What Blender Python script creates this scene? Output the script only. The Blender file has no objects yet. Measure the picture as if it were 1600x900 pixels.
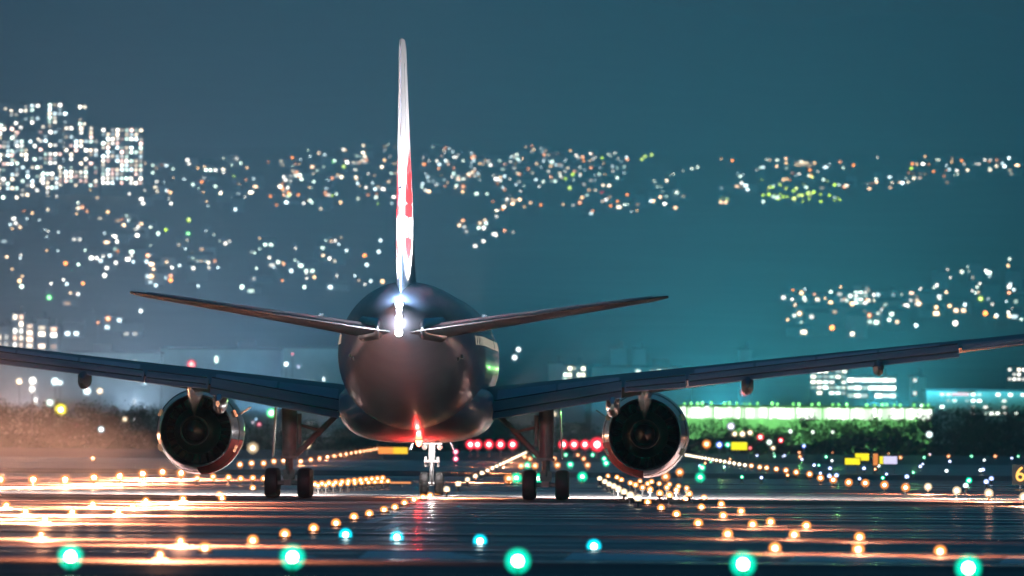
import bpy, math, random
from mathutils import Vector, Matrix, Euler
R = math.radians
random.seed(7)
SC = bpy.context.scene
COL = SC.collection

# ------------------------------------------------------------------ camera
FPX = 17836.0                      # focal length in photo pixels (1600 wide)
CAMH = 2.7
cam_d = bpy.data.cameras.new('camera')
cam = bpy.data.objects.new('camera', cam_d); COL.objects.link(cam)
cam_d.sensor_width = 36.0
cam_d.lens = FPX * 36.0 / 1600.0
cam_d.clip_start = 1.0
cam_d.clip_end = 60000.0
PITCH = math.atan(232.0 / FPX)
cam.matrix_world = (Matrix.Translation((0, 0, CAMH)) @ Matrix.Rotation(R(90) + PITCH, 4, 'X')
                    @ Matrix.Rotation(R(0.48), 4, 'Z'))
cam_d.dof.use_dof = True
cam_d.dof.focus_distance = 480.0
cam_d.dof.aperture_fstop = 2.4
SC.camera = cam
CM = cam.matrix_world.to_3x3()

# ------------------------------------------------------------------ sky, exposure
w = bpy.data.worlds.new('World'); SC.world = w; w.use_nodes = True
nt = w.node_tree; nt.nodes.clear()
sky = nt.nodes.new('ShaderNodeTexSky'); sky.sky_type = 'NISHITA'; sky.sun_disc = False
sky.sun_elevation = R(-1.0); sky.sun_rotation = R(200); sky.altitude = 0
sky.air_density = 1.0; sky.dust_density = 1.0; sky.ozone_density = 3.0
mul = nt.nodes.new('ShaderNodeMix'); mul.data_type = 'RGBA'; mul.blend_type = 'MULTIPLY'; mul.inputs[0].default_value = 1
mul.inputs[7].default_value = (0.22, 1.25, 1.12, 1)
bg = nt.nodes.new('ShaderNodeBackground'); bg.inputs[1].default_value = 0.055
wo = nt.nodes.new('ShaderNodeOutputWorld')
nt.links.new(sky.outputs[0], mul.inputs[6]); nt.links.new(mul.outputs[2], bg.inputs[0]); nt.links.new(bg.outputs[0], wo.inputs[0])
SC.view_settings.view_transform = 'Standard'; SC.view_settings.look = 'None'
SC.view_settings.exposure = 3.0; SC.view_settings.gamma = 1.0; SC.view_settings.use_curve_mapping = False
SC.render.engine = 'CYCLES'
SC.cycles.use_light_tree = True
SC.cycles.sample_clamp_indirect = 4.0
SC.cycles.sample_clamp_direct = 0.0
SC.cycles.max_bounces = 5; SC.cycles.volume_bounces = 0
SC.cycles.transparent_max_bounces = 24
SC.cycles.diffuse_bounces = 2; SC.cycles.glossy_bounces = 3
SC.cycles.caustics_reflective = False; SC.cycles.caustics_refractive = False

LAMPK = 0.1
# ------------------------------------------------------------------ helpers
def ray(px, py):
    d = CM @ Vector(((px - 800) / FPX, (450 - py) / FPX, -1.0)); return d.normalized()
def gp(px, py, z=0.0):
    d = ray(px, py); t = (z - CAMH) / d.z; return Vector((0, 0, CAMH)) + d * t
def at(px, py, D):
    d = ray(px, py); return Vector((0, 0, CAMH)) + d * (D / d.y)

def tag(o, label=None, cat=None, group=None, kind=None):
    if label: o['label'] = label
    if cat: o['category'] = cat
    if group: o['group'] = group
    if kind: o['kind'] = kind
    return o
def empty(name, loc, rz=0.0, label=None, cat=None, group=None, parent=None):
    o = bpy.data.objects.new(name, None); COL.objects.link(o); o.location = loc; o.rotation_euler = (0, 0, rz)
    o.empty_display_size = 0.5
    if parent: o.parent = parent
    return tag(o, label, cat, group)
def copy_tree(o, parent=None):
    c = o.copy(); COL.objects.link(c); c.parent = parent
    for ch in list(o.children): copy_tree(ch, c)
    return c

class MB:
    def __init__(s): s.v = []; s.f = []; s.m = []; s.mi = 0
    def add(s, vs, fs):
        b = len(s.v); s.v += [tuple(p) for p in vs]
        for f in fs: s.f.append(tuple(b + i for i in f)); s.m.append(s.mi)
        return s
    def box(s, c, d, rot=None):
        hx, hy, hz = d[0] / 2, d[1] / 2, d[2] / 2
        vs = [Vector((x, y, z)) for x in (-hx, hx) for y in (-hy, hy) for z in (-hz, hz)]
        if rot is not None:
            M = Euler(rot).to_matrix(); vs = [M @ p for p in vs]
        vs = [p + Vector(c) for p in vs]
        return s.add(vs, [(0, 1, 3, 2), (4, 6, 7, 5), (0, 4, 5, 1), (2, 3, 7, 6), (0, 2, 6, 4), (1, 5, 7, 3)])
    def quad(s, a, b, c, d): return s.add([a, b, c, d], [(0, 1, 2, 3)])
    def tube(s, p0, p1, r0, r1=None, n=12, caps=True):
        if r1 is None: r1 = r0
        p0 = Vector(p0); p1 = Vector(p1); ax = (p1 - p0).normalized()
        u = ax.orthogonal().normalized(); v = ax.cross(u)
        vs = []
        for p, r in ((p0, r0), (p1, r1)):
            for i in range(n):
                a = 2 * math.pi * i / n; vs.append(p + (u * math.cos(a) + v * math.sin(a)) * r)
        fs = [(i, (i + 1) % n, n + (i + 1) % n, n + i) for i in range(n)]
        if caps: fs += [tuple(range(n))[::-1], tuple(range(n, 2 * n))]
        return s.add(vs, fs)
    def loft(s, rings, caps=True, close=True):
        n = len(rings[0]); vs = [p for r in rings for p in r]; fs = []
        for k in range(len(rings) - 1):
            for i in range(n if close else n - 1):
                j = (i + 1) % n
                fs.append((k * n + i, k * n + j, (k + 1) * n + j, (k + 1) * n + i))
        if caps: fs += [tuple(range(n))[::-1], tuple(range((len(rings) - 1) * n, len(rings) * n))]
        return s.add(vs, fs)
    def lathe(s, axis_pt, prof, n=32, axis='y', caps=False):
        rings = []
        for (t, r) in prof:
            ring = []
            for i in range(n):
                a = 2 * math.pi * i / n; ca, sa = math.cos(a) * r, math.sin(a) * r
                if axis == 'y': ring.append((axis_pt[0] + ca, axis_pt[1] + t, axis_pt[2] + sa))
                elif axis == 'x': ring.append((axis_pt[0] + t, axis_pt[1] + ca, axis_pt[2] + sa))
                else: ring.append((axis_pt[0] + ca, axis_pt[1] + sa, axis_pt[2] + t))
            rings.append(ring)
        return s.loft(rings, caps)
    def ball(s, c, r, n=10, m=6, sz=1.0):
        rings = []
        for k in range(m + 1):
            ph = -math.pi / 2 + math.pi * k / m; rr = max(math.cos(ph), 0.02) * r
            rings.append([(c[0] + rr * math.cos(2 * math.pi * i / n), c[1] + rr * math.sin(2 * math.pi * i / n), c[2] + math.sin(ph) * r * sz) for i in range(n)])
        return s.loft(rings, True)
    def mesh(s, name, mats, smooth=False):
        me = bpy.data.meshes.new(name); me.from_pydata(s.v, [], s.f)
        if not isinstance(mats, (list, tuple)): mats = [mats]
        for m in mats: me.materials.append(m)
        for i, p in enumerate(me.polygons): p.material_index = s.m[i]
        import bmesh
        bm = bmesh.new(); bm.from_mesh(me)
        bmesh.ops.recalc_face_normals(bm, faces=bm.faces)
        bm.to_mesh(me); bm.free()
        if smooth:
            for p in me.polygons: p.use_smooth = True
            try: me.set_sharp_from_angle(angle=R(40))
            except Exception: pass
        me.update(); return me
    def build(s, name, mats, parent=None, smooth=False, label=None, cat=None, group=None, kind=None):
        o = bpy.data.objects.new(name, s.mesh(name, mats, smooth)); COL.objects.link(o)
        if parent: o.parent = parent
        return tag(o, label, cat, group, kind)
def inst(name, me, loc=(0, 0, 0), parent=None, rz=0.0, sc=None, **kw):
    o = bpy.data.objects.new(name, me); COL.objects.link(o); o.location = loc
    if rz: o.rotation_euler = (0, 0, rz)
    if sc is not None: o.scale = sc if isinstance(sc, tuple) else (sc, sc, sc)
    if parent: o.parent = parent
    return tag(o, **kw)

# ------------------------------------------------------------------ materials
def pmat(name, col, rough=0.5, metal=0.0, noise=0.15, scale=2.0, coat=0.0, stretch=None, bump=0.0):
    m = bpy.data.materials.new(name); m.use_nodes = True; n = m.node_tree; b = n.nodes['Principled BSDF']
    b.inputs['Roughness'].default_value = rough; b.inputs['Metallic'].default_value = metal
    b.inputs['Coat Weight'].default_value = coat
    tc = n.nodes.new('ShaderNodeTexCoord'); mp = n.nodes.new('ShaderNodeMapping')
    if stretch: mp.inputs['Scale'].default_value = stretch
    nz = n.nodes.new('ShaderNodeTexNoise'); nz.inputs['Scale'].default_value = scale; nz.inputs['Detail'].default_value = 5
    cr = n.nodes.new('ShaderNodeValToRGB')
    cr.color_ramp.elements[0].position = 0.3; cr.color_ramp.elements[1].position = 0.7
    cr.color_ramp.elements[0].color = tuple(c * (1 - noise) for c in col) + (1,)
    cr.color_ramp.elements[1].color = tuple(min(1, c * (1 + noise)) for c in col) + (1,)
    n.links.new(tc.outputs['Object'], mp.inputs[0]); n.links.new(mp.outputs[0], nz.inputs['Vector'])
    n.links.new(nz.outputs['Fac'], cr.inputs[0]); n.links.new(cr.outputs[0], b.inputs['Base Color'])
    if bump:
        bp = n.nodes.new('ShaderNodeBump'); bp.inputs['Distance'].default_value = bump; bp.inputs['Strength'].default_value = 1
        n.links.new(nz.outputs['Fac'], bp.inputs['Height']); n.links.new(bp.outputs[0], b.inputs['Normal'])
    return m
_em = {}
def emat(name, col, strength, sample='NONE'):
    k = (name, tuple(col), strength)
    if k in _em: return _em[k]
    m = bpy.data.materials.new(name); m.use_nodes = True; b = m.node_tree.nodes['Principled BSDF']
    b.inputs['Base Color'].default_value = (0.3, 0.3, 0.3, 1)
    b.inputs['Emission Color'].default_value = tuple(col) + (1,)
    b.inputs['Emission Strength'].default_value = strength
    m.cycles.emission_sampling = sample
    _em[k] = m; return m
def lamp(kind, name, loc, col, power, parent=None, radius=0.1, aim=None, cone=None, blend=0.6):
    d = bpy.data.lights.new(name, kind); d.color = col; d.energy = power; d.shadow_soft_size = radius
    o = bpy.data.objects.new(name, d); COL.objects.link(o); o.location = loc
    if parent: o.parent = parent
    if kind == 'SPOT': d.spot_size = cone; d.spot_blend = blend
    if aim is not None: o.rotation_euler = Vector(aim).to_track_quat('-Z', 'Y').to_euler()
    return o

WHITE = (1.0, 0.95, 0.85); WARM = (1.0, 0.72, 0.42); AMBER = (1.0, 0.30, 0.05); COOL = (0.75, 0.95, 1.0)
MINT = (0.75, 1.0, 0.85); LIME = (0.62, 1.0, 0.05); GREEN = (0.12, 1.0, 0.25); RED = (1.0, 0.03, 0.06)
TEAL = (0.0, 1.0, 0.50); CYAN = (0.0, 0.75, 1.0); BLUE = (0.12, 0.25, 1.0); YELLOW = (1.0, 0.85, 0.0); VIOLET = (0.75, 0.7, 1.0)
PINK = (1.0, 0.10, 0.25)
ORD = ['first', 'second', 'third', 'fourth', 'fifth', 'sixth', 'seventh', 'eighth', 'ninth', 'tenth', 'eleventh', 'twelfth', 'thirteenth',
       'fourteenth', 'fifteenth', 'sixteenth', 'seventeenth', 'eighteenth', 'nineteenth', 'twentieth']
TENS = ['', '', 'twenty', 'thirty', 'forty', 'fifty', 'sixty']
def ordw(i):
    if i < 20: return ORD[i]
    t, u = divmod(i + 1, 10)
    return (TENS[t] + '-' + ORD[u - 1]) if u else TENS[t][:-1] + 'ieth'

# ------------------------------------------------------------------ terrain: hills
CREST = [(-1600, -60), (0, -45), (700, -30), (940, -14), (1010, -2), (1060, 14), (1085, 10), (1105, 3), (1130, 12), (1160, 32), (1220, 40),
         (1300, 30), (1420, 22), (1480, 30), (1530, 24), (1580, 34), (1640, 30), (1800, 10), (3200, -20)]
PROF = [(2600, 0), (3000, 600), (4500, 520), (6000, 430), (7500, 330), (8500, 262), (9500, 238), (10800, 226)]
def lerp(tab, x):
    if x <= tab[0][0]: return tab[0][1]
    for (a, b), (c, d) in zip(tab, tab[1:]):
        if x <= c: return b + (d - b) * (x - a) / (c - a)
    return tab[-1][1]
from mathutils import noise as mn
def H(x, y):
    if y <= 2600: return 0.0
    px = 800 + x / y * FPX
    hor = 682 + (px - 800) * 0.0084
    if y < 3000: z = lerp([(2600, 0), (3000, 2.7 + 82 * 3000 / FPX)], y)
    elif y < 10800:
        z = 2.7 + (682 - lerp(PROF, y)) * y / FPX
    else:
        z0 = 2.7 + (682 - 226) * 10800 / FPX
        zc = 2.7 + (hor - lerp(CREST, px)) * 15000 / FPX
        if y <= 15000:
            t = (y - 10800) / 4200; t = t * t * (3 - 2 * t) * 0.5 + 0.5 * t
            z = z0 + (zc - z0) * t
        else: z = zc - (y - 15000) * 0.12
    k = min(1, max(0, (y - 2600) / 2500))
    z += k * 9 * mn.noise(Vector((x / 420, y / 900, 0.3))) + k * 3 * mn.noise(Vector((x / 90, y / 200, 4)))
    return z
def terr(px, py):
    d = ray(px, py); t = 2650.0
    while t < 16000:
        p = Vector((0, 0, CAMH)) + d * t
        if p.z < H(p.x, p.y): return Vector((p.x, p.y, H(p.x, p.y)))
        t += 12
    return None

hm = MB(); NX, NY = 190, 150
ys = [2600 + (15800 - 2600) * (j / NY) ** 1.1 for j in range(NY + 1)]
vs = []
for y in ys:
    for i in range(NX + 1):
        x = (i / NX * 2 - 1) * y * 0.085
        vs.append((x, y, H(x, y)))
fs = [(j * (NX + 1) + i, j * (NX + 1) + i + 1, (j + 1) * (NX + 1) + i + 1, (j + 1) * (NX + 1) + i) for j in range(NY) for i in range(NX)]
hm.add(vs, fs)
M_hill = pmat('wooded_hill', (0.045, 0.06, 0.045), 0.95, noise=0.6, scale=0.012, bump=6.0)
hm.build('hills', M_hill, kind='structure', smooth=True)

# ------------------------------------------------------------------ ground
def wet_ground(name, col, col2, rbase, rwet, spec=0.5, bumpd=0.004, banding=True):
    m = bpy.data.materials.new(name); m.use_nodes = True; n = m.node_tree; b = n.nodes['Principled BSDF']
    L = n.links.new
    tc = n.nodes.new('ShaderNodeTexCoord')
    def noise(scale, det=4, rough=0.55):
        mp = n.nodes.new('ShaderNodeMapping'); mp.inputs['Scale'].default_value = scale
        nz = n.nodes.new('ShaderNodeTexNoise'); nz.inputs['Scale'].default_value = 1; nz.inputs['Detail'].default_value = det
        nz.inputs['Roughness'].default_value = rough
        L(tc.outputs['Object'], mp.inputs[0]); L(mp.outputs[0], nz.inputs['Vector']); return nz.outputs['Fac']
    def ramp(src, p0, c0, p1, c1):
        r = n.nodes.new('ShaderNodeValToRGB'); e = r.color_ramp.elements
        e[0].position = p0; e[1].position = p1; e[0].color = c0; e[1].color = c1; L(src, r.inputs[0]); return r.outputs[0]
    puddle = noise((0.012, 0.16, 1), 6, 0.7)
    r1 = ramp(puddle, 0.44, (rwet,) * 3 + (1,), 0.54, (rbase,) * 3 + (1,))
    L(r1, b.inputs['Roughness'])
    stain = noise((0.012, 0.20, 1), 6, 0.65)
    c1 = ramp(stain, 0.38, tuple(col) + (1,), 0.62, tuple(col2) + (1,))
    L(c1, b.inputs['Base Color'])
    b.inputs['Specular IOR Level'].default_value = spec
    fine = noise((0.10, 0.42, 1), 3)
    bp = n.nodes.new('ShaderNodeBump'); bp.inputs['Distance'].default_value = bumpd; bp.inputs['Strength'].default_value = 1
    L(fine, bp.inputs['Height']); L(bp.outputs[0], b.inputs['Normal'])
    return m
M_run = wet_ground('wet_asphalt', (0.15, 0.085, 0.08), (0.34, 0.21, 0.185), 0.55, 0.16, 0.5, 0.020)
M_grass = wet_ground('wet_verge', (0.09, 0.055, 0.05), (0.17, 0.11, 0.09), 0.75, 0.45, 0.2, 0.05)
M_conc = wet_ground('lit_pale_concrete', (0.42, 0.40, 0.38), (0.55, 0.52, 0.5), 0.45, 0.2, 0.5, 0.006)
M_paint = pmat('white_paint', (0.75, 0.75, 0.73), 0.35, noise=0.12, scale=1.5)

g = MB(); g.quad((-700, -60, 0), (700, -60, 0), (700, 2600, 0), (-700, 2600, 0)); g.build('ground', M_grass, kind='structure')
Y0 = gp(800, 877).y
g = MB(); g.quad((-300, Y0, 0.004), (300, Y0 - 4, 0.004), (340, 760, 0.004), (-340, 760, 0.004)); g.build('runway', M_run, kind='structure')
g = MB(); g.quad((-260, 880, 0.004), (360, 860, 0.004), (400, 1250, 0.004), (-300, 1250, 0.004)); g.build('taxiway', M_run, kind='structure')
ya, yb = gp(800, 776.5).y, gp(800, 769).y
g = MB(); g.quad((-300, ya, 0.008), (300, ya, 0.008), (300, yb, 0.008), (-300, yb, 0.008)); g.build('lit_concrete_strip', M_conc, kind='structure')  # pale concrete band, its colour also carries the landing light pool
g = MB()
for (a, b2, c, d) in [((583, 829), (600, 829), (632, 818), (612, 818)), ((566, 816), (584, 816), (618, 807), (600, 807)),
                     ((606, 804), (622, 804), (648, 798), (634, 798)), ((624, 795.5), (642, 795.5), (668, 789.5), (652, 789.5)),
                     ((646, 787), (664, 787), (690, 782.5), (674, 782.5))]:
    P = [gp(*q, 0.008) for q in (a, b2, c, d)]; g.quad(*P)
for x0, x1 in ((230, 440), (560, 700), (880, 1050), (1230, 1400), (1560, 1700)):
    P = [gp(x0, 874 + (x0 - 800) * .0084, 0.008), gp(x1 + 60, 874 + (x1 - 800) * .0084, 0.008), gp(x1, 863 + (x1 - 800) * .0084, 0.008), gp(x0 + 15, 863 + (x0 - 800) * .0084, 0.008)]
    g.quad(*P)
g.build('runway_marking', M_paint, kind='structure')
M_joint = wet_ground('sealed_joint', (0.012, 0.011, 0.012), (0.03, 0.026, 0.026), 0.6, 0.35, 0.3, 0.006)
g = MB()
for y0_, y1_ in ((785.5, 779.5), (839.5, 837.5), (812.6, 811.8)):
    a_, b_ = gp(800, y0_).y, gp(800, y1_).y; g.quad((-280, a_ + 1, 0.006), (280, a_ - 1, 0.006), (280, b_ - 1, 0.006), (-280, b_ + 1, 0.006))
g.build('tar_seal', M_joint, kind='structure')

# ------------------------------------------------------------------ haze
hz = MB(); hz.box((0, 7950, 450 - 0.5), (3400, 16100, 903))
M_haze = bpy.data.materials.new('haze'); M_haze.use_nodes = True; n = M_haze.node_tree; n.nodes.clear()
pv = n.nodes.new('ShaderNodeVolumePrincipled'); pv.inputs['Color'].default_value = (0.92, 0.96, 1.0, 1)
pv.inputs['Density'].default_value = 1.1e-4; pv.inputs['Anisotropy'].default_value = 0.35
ho = n.nodes.new('ShaderNodeOutputMaterial'); n.links.new(pv.outputs[0], ho.inputs['Volume'])
hz.build('haze', M_haze, kind='stuff')

# ------------------------------------------------------------------ the airliner
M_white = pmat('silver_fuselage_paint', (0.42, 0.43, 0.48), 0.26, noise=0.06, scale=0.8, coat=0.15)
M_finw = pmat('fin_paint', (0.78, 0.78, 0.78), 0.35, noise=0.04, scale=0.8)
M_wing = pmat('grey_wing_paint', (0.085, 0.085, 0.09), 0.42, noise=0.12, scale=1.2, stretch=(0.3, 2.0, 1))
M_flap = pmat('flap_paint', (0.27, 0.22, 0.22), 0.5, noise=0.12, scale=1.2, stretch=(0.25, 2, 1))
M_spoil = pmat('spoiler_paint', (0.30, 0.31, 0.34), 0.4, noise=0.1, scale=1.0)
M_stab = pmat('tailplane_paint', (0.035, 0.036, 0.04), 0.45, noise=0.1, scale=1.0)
M_cowl = pmat('nacelle_metal', (0.50, 0.50, 0.52), 0.16, metal=0.85, noise=0.08, scale=1.2)
M_redglow = pmat('red_glow_paint', (0.60, 0.012, 0.01), 0.7, noise=0.05, scale=1.0)
M_dark = pmat('shade_dark_metal', (0.022, 0.02, 0.02), 0.55, metal=0.3, noise=0.3, scale=1.5)  # colour kept near black to carry the shade inside the engines
M_pyl = pmat('bare_metal', (0.6, 0.58, 0.56), 0.2, metal=0.9, noise=0.15, scale=3)
M_gear = pmat('gear_paint', (0.22, 0.22, 0.22), 0.4, noise=0.2, scale=3)
M_nosegear = pmat('nose_gear_paint', (0.7, 0.7, 0.7), 0.3, metal=0.3, noise=0.15, scale=3)
M_tyre = pmat('tyre_rubber', (0.028, 0.027, 0.027), 0.6, noise=0.2, scale=6)
M_rim = pmat('wheel_metal', (0.4, 0.4, 0.4), 0.35, metal=0.8, noise=0.2, scale=4)
M_glass = pmat('cabin_glass', (0.03, 0.03, 0.04), 0.08, noise=0.1)
M_seam = pmat('seam', (0.05, 0.05, 0.05), 0.6, noise=0.1)

pg = gp(652, 779.5)
YAW = R(0.95)
plane = empty('airliner', (pg.x, pg.y, 0.008), -YAW, 'white twin-engine airliner seen from behind on the wet runway, red emblem on its fin', 'airliner')

def superring(y, zc, rx, rz, n=56, e=2.0, ztop=None):
    out = []
    for i in range(n):
        a = 2 * math.pi * i / n; c, s_ = math.cos(a), math.sin(a)
        x = rx * math.copysign(abs(c) ** (2 / e), c); z = rz * math.copysign(abs(s_) ** (2 / e), s_)
        if ztop is not None and s_ > 0: z = ztop * abs(s_) ** (2 / e)
        out.append((x, y, zc + z))
    return out
def smooth_tab(tab, step=0.6):
    out = []; y = tab[0][0]
    ys_ = [t[0] for t in tab]
    import bisect
    while y >= tab[-1][0] - 1e-6:
        for k in range(len(tab) - 1):
            if tab[k + 1][0] - 1e-6 <= y <= tab[k][0] + 1e-6:
                p1, p2 = tab[k], tab[k + 1]; p0 = tab[max(0, k - 1)]; p3 = tab[min(len(tab) - 1, k + 2)]
                t = (y - p1[0]) / (p2[0] - p1[0]); r = [y]
                for q in range(1, len(p1)):
                    m1 = (p2[q] - p0[q]) / (p2[0] - p0[0]) * (p2[0] - p1[0]) if p2[0] != p0[0] else 0
                    m2 = (p3[q] - p1[q]) / (p3[0] - p1[0]) * (p2[0] - p1[0]) if p3[0] != p1[0] else 0
                    h00 = 2 * t ** 3 - 3 * t ** 2 + 1; h10 = t ** 3 - 2 * t ** 2 + t; h01 = -2 * t ** 3 + 3 * t ** 2; h11 = t ** 3 - t ** 2
                    r.append(h00 * p1[q] + h10 * m1 + h01 * p2[q] + h11 * m2)
                out.append(tuple(r)); break
        y -= step
    if abs(out[-1][0] - tab[-1][0]) > 1e-3: out.append(tab[-1])
    return out
FUS = [(31.8, 5.05, .06, .06), (31.3, 5.1, .75, .7), (30.2, 5.25, 1.35, 1.25), (28.5, 5.5, 1.95, 1.9), (26, 5.78, 2.6, 2.6), (23, 5.92, 3.0, 3.0),
       (20, 5.95, 3.1, 3.1), (15, 5.95, 3.1, 3.1), (-5, 5.95, 3.1, 3.1), (-9, 5.96, 3.1, 3.09), (-13, 6.08, 3.03, 2.98), (-17, 6.38, 2.80, 2.66),
       (-21, 6.80, 2.36, 2.2), (-25, 7.22, 1.72, 1.68), (-28, 7.42, 1.10, 1.22), (-30.5, 7.45, .48, .84), (-31.9, 7.42, .13, .62)]
fu = smooth_tab(FUS)
mb = MB(); mb.loft([superring(y, zc, max(.04, rx), max(.04, rz)) for y, zc, rx, rz in fu], True)
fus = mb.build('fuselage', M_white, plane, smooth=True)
def fus_at(y):
    for a, b in zip(fu, fu[1:]):
        if b[0] <= y <= a[0]:
            t = (y - a[0]) / (b[0] - a[0]); return [a[i] + (b[i] - a[i]) * t for i in (1, 2, 3)]
    return fu[-1][1:]
# belly fairing
BF = [(14, 4.2, 1.2, .8), (12, 4.15, 2.5, 1.3), (9, 4.1, 3.1, 1.62), (4, 4.1, 3.22, 1.72), (-4, 4.1, 3.22, 1.72), (-7.5, 4.12, 3.1, 1.66), (-10.5, 4.2, 2.5, 1.3), (-13, 4.3, 1.2, .7)]
mb = MB(); mb.loft([superring(y, zc, rx, rz, e=2.9, ztop=0.9) for y, zc, rx, rz in smooth_tab(BF, 0.7)], True)
mb.build('belly_fairing', M_white, plane, smooth=True)

for sd in (-1, 1):
    for k in range(2):
        y = -20.5 - k * .5; zc, rx, rz = fus_at(y); z = 5.95 - k * .12; x = rx * math.sqrt(max(0, 1 - ((z - zc) / rz) ** 2))
        q = MB(); q.box((sd * (x + .01), y, z), (.05, .55, .14), (0, 0, sd * .12)); q.build('vent', M_seam, fus)
q = MB(); q.lathe((0, 0, 7.42), [(-31.6, .20), (-31.98, .17), (-31.9, .13), (-31.5, .12)], 20); q.build('exhaust_outlet', M_dark, fus, smooth=True)
# cabin windows and doors along both sides
wm = MB(); wm.box((0, 0, 0), (0.03, 0.27, 0.38)); wme = wm.mesh('cabin_window', emat('cabin_window_light', (1, .9, .7), 0.04))
for sd in (-1, 1):
    for k in range(44):
        y = 24.5 - k * 0.96
        if 11.0 < y < 12.5: continue
        zc, rx, rz = fus_at(y); z = 6.65
        x = rx * math.sqrt(max(0, 1 - ((z - zc) / rz) ** 2))
        o = inst('cabin_window', wme, (sd * (x + 0.004), y, z), plane); o.rotation_euler = (0, -sd * math.asin((z - zc) / rz), 0)
    for y in (27.0, 11.8, -14.8):
        zc, rx, rz = fus_at(y)
        rings = []
        for yy in (y - .52, y + .52):
            zc, rx, rz = fus_at(yy); ring = []
            for k in range(9):
                z = 5.3 + k * 1.9 / 8; xx = rx * math.sqrt(max(0, 1 - ((z - zc) / rz) ** 2)) + .012
                ring.append((sd * xx, yy, z))
            rings.append(ring)
        d = MB(); d.loft(rings, False, close=False); d.build('cabin_door', M_white, plane, smooth=True)

# airfoil
def foil(x, yle, chord, zline_le, zline_te, t, n=13, vertical=False, camber=0.0):
    up, lo = [], []
    for i in range(n + 1):
        u = 0.5 - 0.5 * math.cos(math.pi * i / n)
        yt = 5 * t * (0.2969 * math.sqrt(u) - 0.126 * u - 0.3516 * u * u + 0.2843 * u ** 3 - 0.1015 * u ** 4) + 0.012 * (u > .98)
        zl = zline_le + (zline_te - zline_le) * u + camber * math.sin(math.pi * u)
        up.append((u, zl + yt)); lo.append((u, zl - yt))
    pts = up[::-1] + lo[1:]
    if vertical: return [(z, yle - u * chord, x) for u, z in pts]
    return [(x, yle - u * chord, z) for u, z in pts]
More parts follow.
